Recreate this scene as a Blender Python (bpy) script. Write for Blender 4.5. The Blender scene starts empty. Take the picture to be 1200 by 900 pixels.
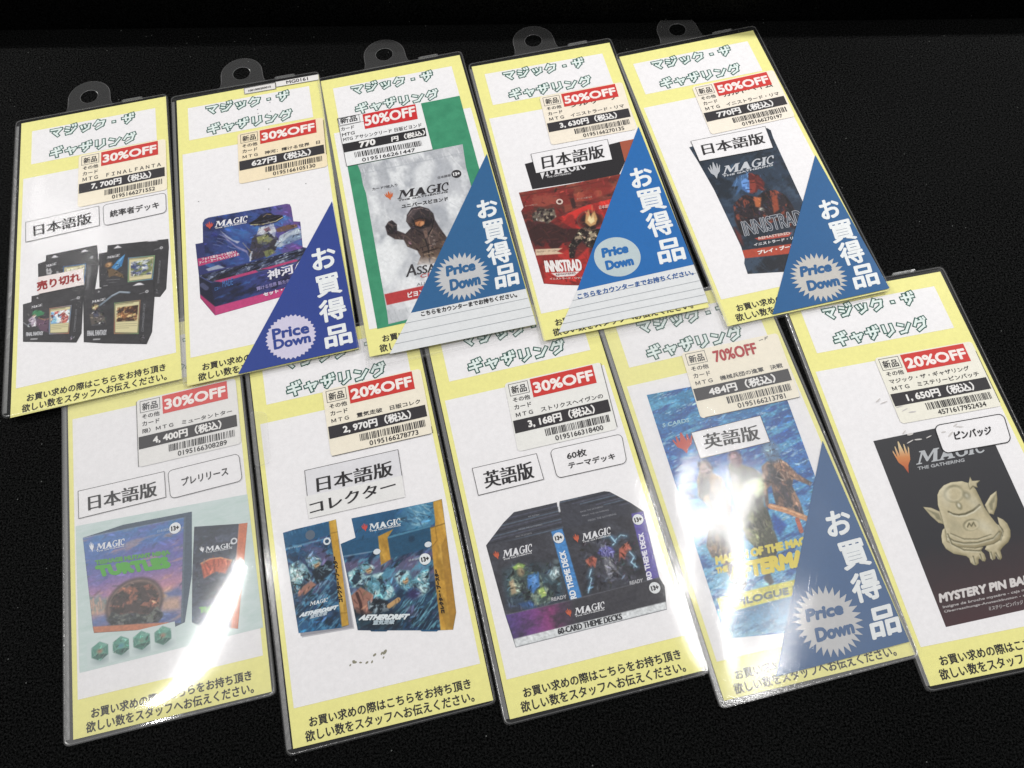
import bpy, math, random
from mathutils import Vector, Matrix
from mathutils.geometry import tessellate_polygon

# Units: 1 Blender unit = 100 mm. Everything printed is laid out in millimetres on its own card.
MM = 0.01
S = bpy.context.scene
S.unit_settings.scale_length = 0.1

# ------------------------------------------------------------------ camera
TH, RO = math.radians(23.838), math.radians(-3.61016)
U = Vector((0, math.cos(TH), math.sin(TH)))
FWD = Vector((0, math.sin(TH), -math.cos(TH)))
RIGHT = math.cos(RO) * Vector((1, 0, 0)) + math.sin(RO) * U
UP = -math.sin(RO) * Vector((1, 0, 0)) + math.cos(RO) * U
cd = bpy.data.cameras.new('camera')
cam = bpy.data.objects.new('camera', cd)
S.collection.objects.link(cam)
cam.matrix_world = Matrix(((RIGHT.x, UP.x, -FWD.x, 0), (RIGHT.y, UP.y, -FWD.y, 0),
                           (RIGHT.z, UP.z, -FWD.z, 4.21749), (0, 0, 0, 1)))
cd.sensor_fit = 'HORIZONTAL'; cd.sensor_width = 36.0; cd.lens = 36.0 * 933.08 / 1200
cd.clip_start = 0.05; cd.clip_end = 400
S.camera = cam

# ------------------------------------------------------------------ light
w = bpy.data.worlds.new('World'); S.world = w; w.use_nodes = True
bg = w.node_tree.nodes['Background']
bg.inputs[0].default_value = (0.97, 0.98, 1.0, 1); bg.inputs[1].default_value = 0.22

def tube_lamp(name, a, b, width, power, col):
    a, b = Vector(a), Vector(b)
    l = bpy.data.lights.new(name, 'AREA'); l.shape = 'RECTANGLE'
    l.size = (b - a).length; l.size_y = width; l.energy = power; l.color = col
    o = bpy.data.objects.new(name, l); S.collection.objects.link(o)
    x = (b - a).normalized(); z = Vector((0, 0, 1)); y = z.cross(x).normalized()
    o.matrix_world = Matrix(((x.x, y.x, z.x, 0), (x.y, y.y, z.y, 0), (x.z, y.z, z.z, 0), (0, 0, 0, 1)))
    o.location = (a + b) / 2
    return o
tube_lamp('ceiling_tube', (-10.7, .9, 20), (-8.3, 5.3, 20), 0.36, 1000, (1, .985, .96))
tube_lamp('ceiling_tube', (6.2, .7, 20), (5.8, 7.2, 20), 0.8, 1250, (1, .985, .96))
tube_lamp('ceiling_tube', (-17.9, 20.5, 20), (-14.9, 16.6, 20), 0.35, 45, (1, .985, .96))
tube_lamp('added_fill_lamp', (9.6, 9.8, 9), (10.6, 9.8, 9), 1.0, 2000, (1, .99, .97))  # added fill, no known source; brightens the right and back, reflection misses the cards
tube_lamp('added_fill_lamp', (-20.5, 16.5, 14), (-19.5, 16.5, 14), 1.0, 7000, (1, .985, .955))  # its added counterpart at back left, so the front edge falls darker

S.view_settings.view_transform = 'Standard'; S.view_settings.look = 'None'
S.view_settings.exposure = -0.17; S.view_settings.gamma = 1.0
S.cycles.transparent_max_bounces = 24
S.cycles.max_bounces = 8
S.render.film_transparent = False
S.render.filter_size = 1.15

# ------------------------------------------------------------------ materials
def lin(h):
    h = h.lstrip('#'); v = [int(h[i:i + 2], 16) / 255 for i in (0, 2, 4)]
    return tuple((x / 12.92 if x <= .04045 else ((x + .055) / 1.055) ** 2.4) for x in v)
_mats = {}
def ink(h, rough=.55, mottle=.05):
    """plain printed ink on paper, with a little unevenness of the print"""
    k = (h, rough, mottle)
    if k in _mats: return _mats[k]
    m = bpy.data.materials.new('ink_' + h.strip('#')); m.use_nodes = True
    nt = m.node_tree; b = nt.nodes['Principled BSDF']
    c = lin(h)
    tc = nt.nodes.new('ShaderNodeTexCoord'); n = nt.nodes.new('ShaderNodeTexNoise')
    n.inputs['Scale'].default_value = 38; n.inputs['Detail'].default_value = 6; n.inputs['Roughness'].default_value = .75
    r = nt.nodes.new('ShaderNodeValToRGB')
    r.color_ramp.elements[0].position = .3; r.color_ramp.elements[1].position = .7
    r.color_ramp.elements[0].color = (*[x * (1 - mottle) for x in c], 1)
    r.color_ramp.elements[1].color = (*[min(1, x * (1 + mottle) + mottle * .004) for x in c], 1)
    nt.links.new(tc.outputs['Object'], n.inputs['Vector']); nt.links.new(n.outputs['Fac'], r.inputs['Fac'])
    nt.links.new(r.outputs['Color'], b.inputs['Base Color'])
    b.inputs['Roughness'].default_value = rough; b.inputs['Specular IOR Level'].default_value = .15
    _mats[k] = m
    return m
def art(name, stops, scale=25, dist=1.5, stretch=(1, 1, 1), detail=6):
    """painterly printed texture: warped noise through a colour ramp"""
    if name in _mats: return _mats[name]
    m = bpy.data.materials.new(name); m.use_nodes = True
    nt = m.node_tree; b = nt.nodes['Principled BSDF']
    tc = nt.nodes.new('ShaderNodeTexCoord'); mp = nt.nodes.new('ShaderNodeMapping'); n = nt.nodes.new('ShaderNodeTexNoise')
    mp.inputs['Scale'].default_value = stretch; mp.inputs['Rotation'].default_value = (0, 0, .5)
    n.inputs['Scale'].default_value = scale; n.inputs['Detail'].default_value = detail
    n.inputs['Roughness'].default_value = .65; n.inputs['Distortion'].default_value = dist
    r = nt.nodes.new('ShaderNodeValToRGB'); e = r.color_ramp.elements
    while len(e) < len(stops): e.new(.5)
    for i, (p, h) in enumerate(stops): e[i].position = p; e[i].color = (*lin(h), 1)
    nt.links.new(tc.outputs['Object'], mp.inputs['Vector']); nt.links.new(mp.outputs['Vector'], n.inputs['Vector'])
    nt.links.new(n.outputs['Fac'], r.inputs['Fac']); nt.links.new(r.outputs['Color'], b.inputs['Base Color'])
    b.inputs['Roughness'].default_value = .5; b.inputs['Specular IOR Level'].default_value = .15
    _mats[name] = m
    return m
def fade(name, p0, p1, stops, noise=.25, scale=20):
    """printed colour fade from point p0 to p1 (card mm), broken up by noise"""
    m = bpy.data.materials.new(name); m.use_nodes = True
    nt = m.node_tree; b = nt.nodes['Principled BSDF']
    a = Vector(((p0[0] - 50) * MM, (HH / 2 - p0[1]) * MM, 0)); c = Vector(((p1[0] - 50) * MM, (HH / 2 - p1[1]) * MM, 0))
    d = c - a; L = d.length
    tc = nt.nodes.new('ShaderNodeTexCoord')
    sub = nt.nodes.new('ShaderNodeVectorMath'); sub.operation = 'SUBTRACT'; sub.inputs[1].default_value = a
    dot = nt.nodes.new('ShaderNodeVectorMath'); dot.operation = 'DOT_PRODUCT'; dot.inputs[1].default_value = d / (L * L)
    n = nt.nodes.new('ShaderNodeTexNoise'); n.inputs['Scale'].default_value = scale; n.inputs['Detail'].default_value = 6
    n.inputs['Distortion'].default_value = 1.2
    ma = nt.nodes.new('ShaderNodeMath'); ma.operation = 'MULTIPLY_ADD'; ma.inputs[1].default_value = noise; 
    ad = nt.nodes.new('ShaderNodeMath'); ad.operation = 'SUBTRACT'; ad.inputs[1].default_value = noise * .5
    r = nt.nodes.new('ShaderNodeValToRGB'); e = r.color_ramp.elements
    while len(e) < len(stops): e.new(.5)
    for i, (p, h) in enumerate(stops): e[i].position = p; e[i].color = (*lin(h), 1)
    lk = nt.links.new
    lk(tc.outputs['Object'], sub.inputs[0]); lk(sub.outputs[0], dot.inputs[0]); lk(tc.outputs['Object'], n.inputs['Vector'])
    lk(n.outputs['Fac'], ma.inputs[0]); lk(dot.outputs['Value'], ma.inputs[2]); lk(ma.outputs[0], ad.inputs[0])
    lk(ad.outputs[0], r.inputs['Fac']); lk(r.outputs['Color'], b.inputs['Base Color'])
    b.inputs['Roughness'].default_value = .5; b.inputs['Specular IOR Level'].default_value = .15
    return m
def plastic(name, haze, rough, bump, bscale, gain=1.0, hazecol=(.8, .8, .8), streak=1.0, scratch=3.0):
    """thin clear sheet: see-through, with its Fresnel gloss, fine scratches and a little milky scatter"""
    m = bpy.data.materials.new(name); m.use_nodes = True
    nt = m.node_tree; nt.nodes.clear(); N = nt.nodes.new; lk = nt.links.new
    out = N('ShaderNodeOutputMaterial'); tr = N('ShaderNodeBsdfTransparent'); gl = N('ShaderNodeBsdfGlossy')
    df = N('ShaderNodeBsdfDiffuse'); df.inputs[0].default_value = (*hazecol, 1)
    gl.inputs['Roughness'].default_value = rough
    tc = N('ShaderNodeTexCoord'); mp = N('ShaderNodeMapping'); mp.inputs['Scale'].default_value = (1, streak, 1)
    mp.inputs['Rotation'].default_value = (0, 0, .35)
    n = N('ShaderNodeTexNoise'); n.inputs['Scale'].default_value = bscale; n.inputs['Detail'].default_value = 4
    bp = N('ShaderNodeBump'); bp.inputs['Strength'].default_value = 1; bp.inputs['Distance'].default_value = bump / (1.5 * bscale)
    lk(tc.outputs['Object'], mp.inputs['Vector']); lk(mp.outputs['Vector'], n.inputs['Vector'])
    ad = N('ShaderNodeMath'); ad.operation = 'ADD'; prev = n.outputs['Fac']
    for rot in (.5, -.9, 1.9, 2.6):
        vr = N('ShaderNodeVectorRotate'); vr.rotation_type = 'Z_AXIS'; vr.inputs['Angle'].default_value = rot; lk(tc.outputs['Object'], vr.inputs['Vector'])
        mq = N('ShaderNodeMapping'); mq.inputs['Scale'].default_value = (bscale * .8, 4.5, 1)
        nq = N('ShaderNodeTexNoise'); nq.inputs['Scale'].default_value = 1; nq.inputs['Detail'].default_value = 1
        pw_ = N('ShaderNodeMath'); pw_.operation = 'POWER'; pw_.inputs[1].default_value = 6
        ml = N('ShaderNodeMath'); ml.operation = 'MULTIPLY_ADD'; ml.inputs[1].default_value = scratch
        lk(vr.outputs[0], mq.inputs['Vector']); lk(mq.outputs['Vector'], nq.inputs['Vector']); lk(nq.outputs['Fac'], pw_.inputs[0])
        lk(pw_.outputs[0], ml.inputs[0]); lk(prev, ml.inputs[2]); prev = ml.outputs[0]
    lk(prev, bp.inputs['Height']); lk(bp.outputs['Normal'], gl.inputs['Normal'])
    # a sheet reflects alike from both faces: Schlick's curve on the viewing angle
    fr = N('ShaderNodeLayerWeight'); fr.inputs['Blend'].default_value = .5
    p5 = N('ShaderNodeMath'); p5.operation = 'POWER'; p5.inputs[1].default_value = 5
    g = N('ShaderNodeMath'); g.operation = 'MULTIPLY_ADD'; g.inputs[1].default_value = .9; g.inputs[2].default_value = .045 * gain; g.use_clamp = True
    lk(fr.outputs['Facing'], p5.inputs[0]); lk(p5.outputs[0], g.inputs[0])
    m1 = N('ShaderNodeMixShader'); m1.inputs[0].default_value = haze
    lk(tr.outputs[0], m1.inputs[1]); lk(df.outputs[0], m1.inputs[2])
    m2 = N('ShaderNodeMixShader'); lk(g.outputs[0], m2.inputs[0]); lk(m1.outputs[0], m2.inputs[1]); lk(gl.outputs[0], m2.inputs[2])
    lk(m2.outputs[0], out.inputs['Surface'])
    return m
def felt():
    m = bpy.data.materials.new('black_felt'); m.use_nodes = True
    nt = m.node_tree; b = nt.nodes['Principled BSDF']; N = nt.nodes.new; lk = nt.links.new
    tc = N('ShaderNodeTexCoord')
    n = N('ShaderNodeTexNoise'); n.inputs['Scale'].default_value = 95; n.inputs['Detail'].default_value = 3; n.inputs['Roughness'].default_value = .8
    n2 = N('ShaderNodeTexNoise'); n2.inputs['Scale'].default_value = 1.3; n2.inputs['Detail'].default_value = 3
    r = N('ShaderNodeValToRGB'); e = r.color_ramp.elements
    e[0].position = .4; e[0].color = (.0005, .0006, .0006, 1); e[1].position = .66; e[1].color = (.0088, .0093, .0093, 1)
    v = N('ShaderNodeTexVoronoi'); v.inputs['Scale'].default_value = 26      # stray lint
    lt = N('ShaderNodeMath'); lt.operation = 'LESS_THAN'; lt.inputs[1].default_value = .09
    sc = N('ShaderNodeSeparateColor'); th = N('ShaderNodeMath'); th.operation = 'GREATER_THAN'; th.inputs[1].default_value = .93
    mu = N('ShaderNodeMath'); mu.operation = 'MULTIPLY'
    mx = N('ShaderNodeMix'); mx.data_type = 'RGBA'; mx.inputs[7].default_value = (.12, .125, .12, 1)
    k = N('ShaderNodeMath'); k.operation = 'MULTIPLY_ADD'; k.inputs[1].default_value = .7; k.inputs[2].default_value = .62
    vm = N('ShaderNodeVectorMath'); vm.operation = 'SCALE'
    lk(tc.outputs['Object'], n.inputs['Vector']); lk(tc.outputs['Object'], n2.inputs['Vector']); lk(tc.outputs['Object'], v.inputs['Vector'])
    lk(n.outputs['Fac'], r.inputs['Fac']); lk(n2.outputs['Fac'], k.inputs[0]); lk(r.outputs['Color'], vm.inputs[0]); lk(k.outputs[0], vm.inputs['Scale'])
    lk(v.outputs['Distance'], lt.inputs[0]); lk(v.outputs['Color'], sc.inputs[0]); lk(sc.outputs[0], th.inputs[0])
    lk(lt.outputs[0], mu.inputs[0]); lk(th.outputs[0], mu.inputs[1]); lk(mu.outputs[0], mx.inputs[0]); lk(vm.outputs[0], mx.inputs[6])
    lk(mx.outputs[2], b.inputs['Base Color'])
    b.inputs['Roughness'].default_value = .5
    sp = N('ShaderNodeMapRange'); sp.inputs[1].default_value = .42; sp.inputs[2].default_value = .66; sp.inputs[3].default_value = 0; sp.inputs[4].default_value = .075; lk(n.outputs['Fac'], sp.inputs[0]); lk(sp.outputs[0], b.inputs['Specular IOR Level'])
    bp = N('ShaderNodeBump'); bp.inputs['Strength'].default_value = .6; bp.inputs['Distance'].default_value = .01
    lk(n.outputs['Fac'], bp.inputs['Height']); lk(bp.outputs['Normal'], b.inputs['Normal'])
    return m

# ------------------------------------------------------------------ setting
HH = 221.7253
def mesh_obj(name, verts, faces, mats, idx=None, parent=None, smooth=False):
    me = bpy.data.meshes.new(name); me.from_pydata(verts, [], faces)
    for m in mats: me.materials.append(m)
    if idx: me.polygons.foreach_set('material_index', idx)
    if smooth: me.polygons.foreach_set('use_smooth', [True] * len(faces))
    me.update()
    o = bpy.data.objects.new(name, me); S.collection.objects.link(o)
    if parent: o.parent = parent
    return o
FELT = felt()
def wall_y(x): return 4.715 - .0703 * x
tb = mesh_obj('table_surface', [(-9, -9, 0), (9, -9, 0), (9, wall_y(9), 0), (-9, wall_y(-9), 0),
                                (-9, -9, -.4), (9, -9, -.4), (9, wall_y(9), -.4), (-9, wall_y(-9), -.4)],
              [(0, 1, 2, 3), (7, 6, 5, 4), (0, 4, 5, 1), (1, 5, 6, 2), (2, 6, 7, 3), (3, 7, 4, 0)], [FELT])
tb['kind'] = 'structure'
g = .012
bw = mesh_obj('back_wall', [(-9, wall_y(-9) + g, -.4), (9, wall_y(9) + g, -.4), (9, wall_y(9) + g, .26), (-9, wall_y(-9) + g, .26),
                            (-9, 11, -.4), (9, 11, -.4), (9, 11, .26), (-9, 11, .26)],
              [(0, 1, 2, 3), (7, 6, 5, 4), (0, 4, 5, 1), (1, 5, 6, 2), (2, 6, 7, 3), (3, 7, 4, 0)], [FELT])
bw['kind'] = 'structure'

# ------------------------------------------------------------------ flat print builder
_glyphs = {}
def glyphs(s):
    if s in _glyphs: return _glyphs[s]
    c = bpy.data.curves.new('lettering', 'FONT'); c.body = s; c.resolution_u = 3
    o = bpy.data.objects.new('lettering', c); S.collection.objects.link(o)
    bpy.context.view_layer.update()
    me = o.to_mesh()
    vs = [(v.co.x, v.co.y) for v in me.vertices]; fs = [tuple(p.vertices) for p in me.polygons]
    o.to_mesh_clear(); bpy.data.objects.remove(o); bpy.data.curves.remove(c)
    x0 = min(v[0] for v in vs); x1 = max(v[0] for v in vs); y0 = min(v[1] for v in vs); y1 = max(v[1] for v in vs)
    vs = [((x - x0) / (x1 - x0 or 1), (y - y0) / (y1 - y0 or 1)) for x, y in vs]
    _glyphs[s] = (vs, fs)
    return _glyphs[s]
Z0, LEVEL, MICRO = .9, .05, .004
class Print:
    """collects printed shapes in card millimetres (x right, y down) and links them as one mesh"""
    def __init__(s, level=1): s.v, s.f, s.i, s.m, s.n, s.lv, s.marks = [], [], [], [], 0, level, []
    def mi(s, m):
        if isinstance(m, str): m = ink(m)
        if m not in s.m: s.m.append(m)
        return s.m.index(m)
    def z(s, lv):
        s.n += 1
        return Z0 + (s.lv if lv is None else lv) * LEVEL + (s.n % 11) * MICRO
    def add(s, pts, tris, m, z):
        k = len(s.v); s.v += [((x - 50) * MM, (HH / 2 - y) * MM, z * MM) for x, y in pts]
        mi = s.mi(m)
        for t in tris:
            a, b, c = [pts[q] for q in t[:3]]
            if len(t) == 3 and (b[0] - a[0]) * (c[1] - a[1]) - (b[1] - a[1]) * (c[0] - a[0]) > 0: t = t[::-1]
            s.f.append(tuple(k + q for q in t)); s.i.append(mi)
    def poly(s, pts, m, lv=None):
        pts = [tuple(p) for p in pts]
        tris = tessellate_polygon([[Vector((x, y, 0)) for x, y in pts]])
        s.add(pts, [tuple(t) for t in tris], m, s.z(lv)); return s
    def rect(s, x0, y0, x1, y1, m, lv=None): return s.poly([(x0, y0), (x1, y0), (x1, y1), (x0, y1)], m, lv)
    def line(s, pts, wd, m, lv=None, closed=False):
        q = list(pts) + ([pts[0]] if closed else [])
        for (ax, ay), (bx, by) in zip(q, q[1:]):
            L = math.hypot(bx - ax, by - ay) or 1; tx, ty = (bx - ax) / L * wd / 2, (by - ay) / L * wd / 2
            s.poly([(ax - tx - ty, ay - ty + tx), (bx + tx - ty, by + ty + tx), (bx + tx + ty, by + ty - tx), (ax - tx + ty, ay - ty - tx)], m, lv)
        return s
    def ell(s, c, rx, ry, m, lv=None, rot=0, n=28, a0=0, a1=360):
        ca, sa = math.cos(math.radians(rot)), math.sin(math.radians(rot)); P = []
        for k in range(n):
            t = math.radians(a0 + (a1 - a0) * k / (n if a1 - a0 == 360 else n - 1))
            x, y = rx * math.cos(t), ry * math.sin(t); P.append((c[0] + ca * x - sa * y, c[1] + sa * x + ca * y))
        return s.poly(P, m, lv)
    def text(s, t, b, m, lv=None, wt=0, shift=None):
        """ink box b = bottom left, bottom right, top left; wt thickens the strokes (mm); shift thickens the uprights only"""
        p0, p1, p2 = b; vs, fs = glyphs(t); s.marks.append(len(s.f))
        offs = [(0, 0)]
        if wt: offs += [(wt * math.cos(a * math.pi / 4), wt * math.sin(a * math.pi / 4)) for a in range(8)]
        if shift: offs = [(d, 0) for d in shift]
        zb = s.z(lv) - (s.n % 11) * MICRO
        for k, (dx, dy) in enumerate(offs):
            pts = [(p0[0] + (p1[0] - p0[0]) * x + (p2[0] - p0[0]) * y + dx, p0[1] + (p1[1] - p0[1]) * x + (p2[1] - p0[1]) * y + dy) for x, y in vs]
            s.add(pts, fs, m, zb + k * MICRO)
        return s
    def split(s, name, parent):
        """one mesh per written item, all children of the same part"""
        marks = s.marks + [len(s.f)]; out = []
        if marks[0] > 0: marks = [0] + marks
        for a, b in zip(marks, marks[1:]):
            if a == b: continue
            used = sorted({v for f in s.f[a:b] for v in f}); ix = {v: k for k, v in enumerate(used)}
            mi = sorted(set(s.i[a:b]))
            out.append(mesh_obj(name, [s.v[v] for v in used], [tuple(ix[v] for v in f) for f in s.f[a:b]], [s.m[k] for k in mi], [mi.index(k) for k in s.i[a:b]], parent))
        return out
    def build(s, name, parent):
        if name.endswith(('lettering', 'label_text')): return s.split(name, parent)
        return mesh_obj(name, s.v, s.f, s.m, s.i, parent)
def box(x0, x1, yb, yt): return [(x0, yb), (x1, yb), (x0, yt)]
def frame(src, dst):
    """affine map that takes three template points to three card points"""
    (a, b, c), (A, B, Cc) = src, dst
    M = Matrix(((b[0] - a[0], c[0] - a[0]), (b[1] - a[1], c[1] - a[1]))).inverted()
    def f(x, y):
        u = M @ Vector((x - a[0], y - a[1]))
        return (A[0] + u[0] * (B[0] - A[0]) + u[1] * (Cc[0] - A[0]), A[1] + u[0] * (B[1] - A[1]) + u[1] * (Cc[1] - A[1]))
    return f
def rrect(q, r, n=5):
    """quad with rounded corners, r as a fraction of its short side"""
    tl, tr, br, bl = [Vector(p) for p in q]; W = (tr - tl).length; Hh = (bl - tl).length; rr = r * min(W, Hh); out = []
    def at(u, v): return tl * (1 - u) * (1 - v) + tr * u * (1 - v) + br * u * v + bl * (1 - u) * v
    ru, rv = rr / W, rr / Hh
    for cx, cy, a in ((ru, rv, 180), (1 - ru, rv, 270), (1 - ru, 1 - rv, 0), (ru, 1 - rv, 90)):
        for k in range(n + 1):
            t = math.radians(a + 90 * k / n); out.append(tuple(at(cx + ru * math.cos(t), cy + rv * math.sin(t))))
    return out
def shrink(q, d):
    c = (sum(p[0] for p in q) / len(q), sum(p[1] for p in q) / len(q)); out = []
    for p in q:
        L = math.hypot(p[0] - c[0], p[1] - c[1]); out.append((p[0] - (p[0] - c[0]) / L * d, p[1] - (p[1] - c[1]) / L * d))
    return out
WHITE, CREAM, YEL, BLK = '#F3F1F3', '#FAF0DA', '#F3EE9B', '#2B292C'

def wordmark(p, b, m, lv, sub=None):
    """the five-letter wordmark with flared serifs; b = bottom left, bottom right, top left"""
    p0, p1, p2 = b; p.marks.append(len(p.f))
    def at(x, y): return (p0[0] + (p1[0] - p0[0]) * x + (p2[0] - p0[0]) * y, p0[1] + (p1[1] - p0[1]) * x + (p2[1] - p0[1]) * y)
    sh = [
        [(0, 0), (.085, 0), (.085, .07), (.055, .1), (.085, .72), (.15, .12), (.17, .12), (.25, .72), (.245, .1), (.225, .07), (.225, 0), (.335, 0), (.335, .07), (.31, .1), (.305, .88), (.33, .93), (.33, 1), (.245, 1), (.17, .42), (.115, 1), (.03, 1), (.03, .93), (.06, .88), (.03, .1), (0, .07)],
        [(.335, 0), (.415, 0), (.415, .07), (.395, .1), (.405, .2), (.475, .2), (.485, .1), (.465, .07), (.465, 0), (.575, 0), (.575, .07), (.55, .1), (.475, .95), (.425, .95), (.355, .1), (.335, .07)],
        [(.8, .0), (.86, 0), (.86, .06), (.845, .1), (.845, .88), (.865, .93), (.865, 1), (.775, 1), (.775, .93), (.79, .88), (.79, .1), (.775, .06), (.775, 0)]]
    for q in sh: p.poly([at(*a) for a in q], m, lv)
    hole = [(.415, .3), (.465, .3), (.442, .62)]
    def arc(cx, cy, rx, ry, a0, a1, ti=.62):
        o = [(cx + rx * math.cos(math.radians(a0 + (a1 - a0) * k / 16)), cy + ry * math.sin(math.radians(a0 + (a1 - a0) * k / 16))) for k in range(17)]
        i = [(cx + rx * ti * math.cos(math.radians(a0 + (a1 - a0) * k / 16)), cy + ry * (ti + .16) * math.sin(math.radians(a0 + (a1 - a0) * k / 16))) for k in range(17)]
        return o + i[::-1]
    p.poly([at(*a) for a in arc(.675, .5, .1, .52, 45, 330)], m, lv)
    p.poly([at(*a) for a in [(.675, .5), (.785, .5), (.785, .43), (.762, .4), (.762, .12), (.71, .05), (.71, .4), (.675, .43)]], m, lv)
    p.poly([at(*a) for a in arc(.955, .5, .085, .52, 50, 315)], m, lv)
    p.poly([at(*a) for a in [(1.0, .98), (1.012, .62), (.99, .62), (.965, .9)]], m, lv)
    if sub: p.text('THE GATHERING', [at(.02, -.3), at(1, -.26), at(.02, -.12)], m, lv, wt=sub)
def flame(p, b, m, lv):
    """the five-pronged fan mark; b = bottom left, bottom right, top left of its box"""
    p0, p1, p2 = b; p.marks.append(len(p.f))
    F = [(.5, 0), (.36, .26), (.14, .42), (0, .8), (.04, .86), (.17, .6), (.2, .95), (.25, .98), (.33, .62), (.47, 1.1), (.53, 1.1), (.67, .62), (.75, .98), (.8, .95), (.83, .6), (.96, .86), (1, .8), (.86, .42), (.64, .26)]
    p.poly([(p0[0] + (p1[0] - p0[0]) * x + (p2[0] - p0[0]) * y, p0[1] + (p1[1] - p0[1]) * x + (p2[1] - p0[1]) * y) for x, y in F], m, lv)
def age_mark(p, c, r, fg, bgc, lv):
    p.marks.append(len(p.f)); p.ell(c, r, r, bgc, lv); p.text('13+', box(c[0] - r * .62, c[0] + r * .66, c[1] + r * .38, c[1] - r * .38), fg, lv + 1, wt=r * .06)

# ------------------------------------------------------------------ card builder
CLEAR = plastic('clear_plastic', .012, .1, .012, 90, gain=1.0)
FROST = plastic('scuffed_plastic', .12, .11, .03, 200, gain=1.15, scratch=3)
EDGE = plastic('plastic_edge', .1, .2, .05, 40, gain=1.2)
FLAP = plastic('plastic_flap', .06, .12, .02, 60)
FOLD = plastic('plastic_fold', .2, .3, .05, 40)
TABM = plastic('plastic_tab', .045, .07, .008, 60, scratch=.5)
POSE = dict(A=(-259.79, 303.65, 9.27), B=(-155.66, 316.01, 8.49), C=(-51.96, 325.95, 9.81), D=(52.96, 329.78, 9.11), E=(159.17, 332.15, 10.55),
            F=(-196.54, 128.39, 10.0), G=(-87.44, 117.98, 10.01), H=(18.31, 125.35, 10.0), I=(123.22, 126.99, 10.11), J=(229.81, 127.03, 7.59))
SHEET = dict(A=[(.97, .14), (100.05, -.25), (100.51, 222.36), (2, 224.6)], B=[(1, 1.6), (100.5, .61), (100.95, 221.57), (-.09, 224.04)],
             C=[(-.24, .24), (99.03, .88), (100.4, 224.4), (-.04, 221.6)], D=[(-.38, .33), (99.21, 1.6), (100.1, 223), (-1, 222.45)],
             E=[(-.2, .53), (98.6, 1.5), (99.7, 223.3), (-1.5, 222)], F=[(0, 0), (100, 0), (99.12, 222.2), (1.5, 221.63)],
             G=[(0, 0), (100, 0), (99.8, 222.36), (.74, 221.33)], H=[(0, 0), (100, 0), (99.52, 221.98), (.41, 221.58)],
             I=[(0, 0), (100, 0), (99.39, 222.6), (.37, 220.9)], J=[(.2, .8), (98.6, .9), (99.6, 222.4), (-.2, 221.56)])
FOOT = dict(C=229.5, D=227)            # sleeves that reach well past the sheet
DAKU = [[(.72, 1.06), (.76, .93)], [(1.0, 1.1), (1.04, .97)]]
STROKES = {   # blocky heading letters as centre lines in a unit box
    'マ': [[(0, .86), (1, .86), (.5, .3)], [(.26, .5), (.66, .04)]],
    'ジ': [[(.06, .84), (.34, .74)], [(0, .5), (.28, .42)], [(.08, .04), (.5, .1), (1, .66)]] + DAKU,
    'ッ': [[(.1, .66), (.18, .42)], [(.45, .72), (.52, .48)], [(.95, .72), (.85, .28), (.32, 0)]],
    'ク': [[(.36, 1), (0, .5)], [(.3, .8), (.98, .8), (.8, .3), (.22, 0)]],
    '・': [[(.46, .46), (.54, .46)]],
    'ザ': [[(-.05, .66), (1.02, .66)], [(.26, .94), (.26, .34)], [(.7, .94), (.7, .36), (.34, 0)]] + DAKU,
    'ギ': [[(.04, .7), (.84, .78)], [(-.04, .34), (.98, .44)], [(.4, 1), (.56, -.04)]] + DAKU,
    'ャ': [[(.02, .46), (.96, .6), (.74, .28)], [(.3, .74), (.5, -.02)]],
    'リ': [[(.12, .96), (.12, .4)], [(.86, .96), (.86, .36), (.34, 0)]],
    'ン': [[(.04, .86), (.36, .72)], [(.04, .04), (.48, .1), (1, .74)]],
    'グ': [[(.3, 1), (-.04, .5)], [(.24, .8), (.92, .8), (.76, .3), (.18, 0)]] + DAKU}
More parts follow.
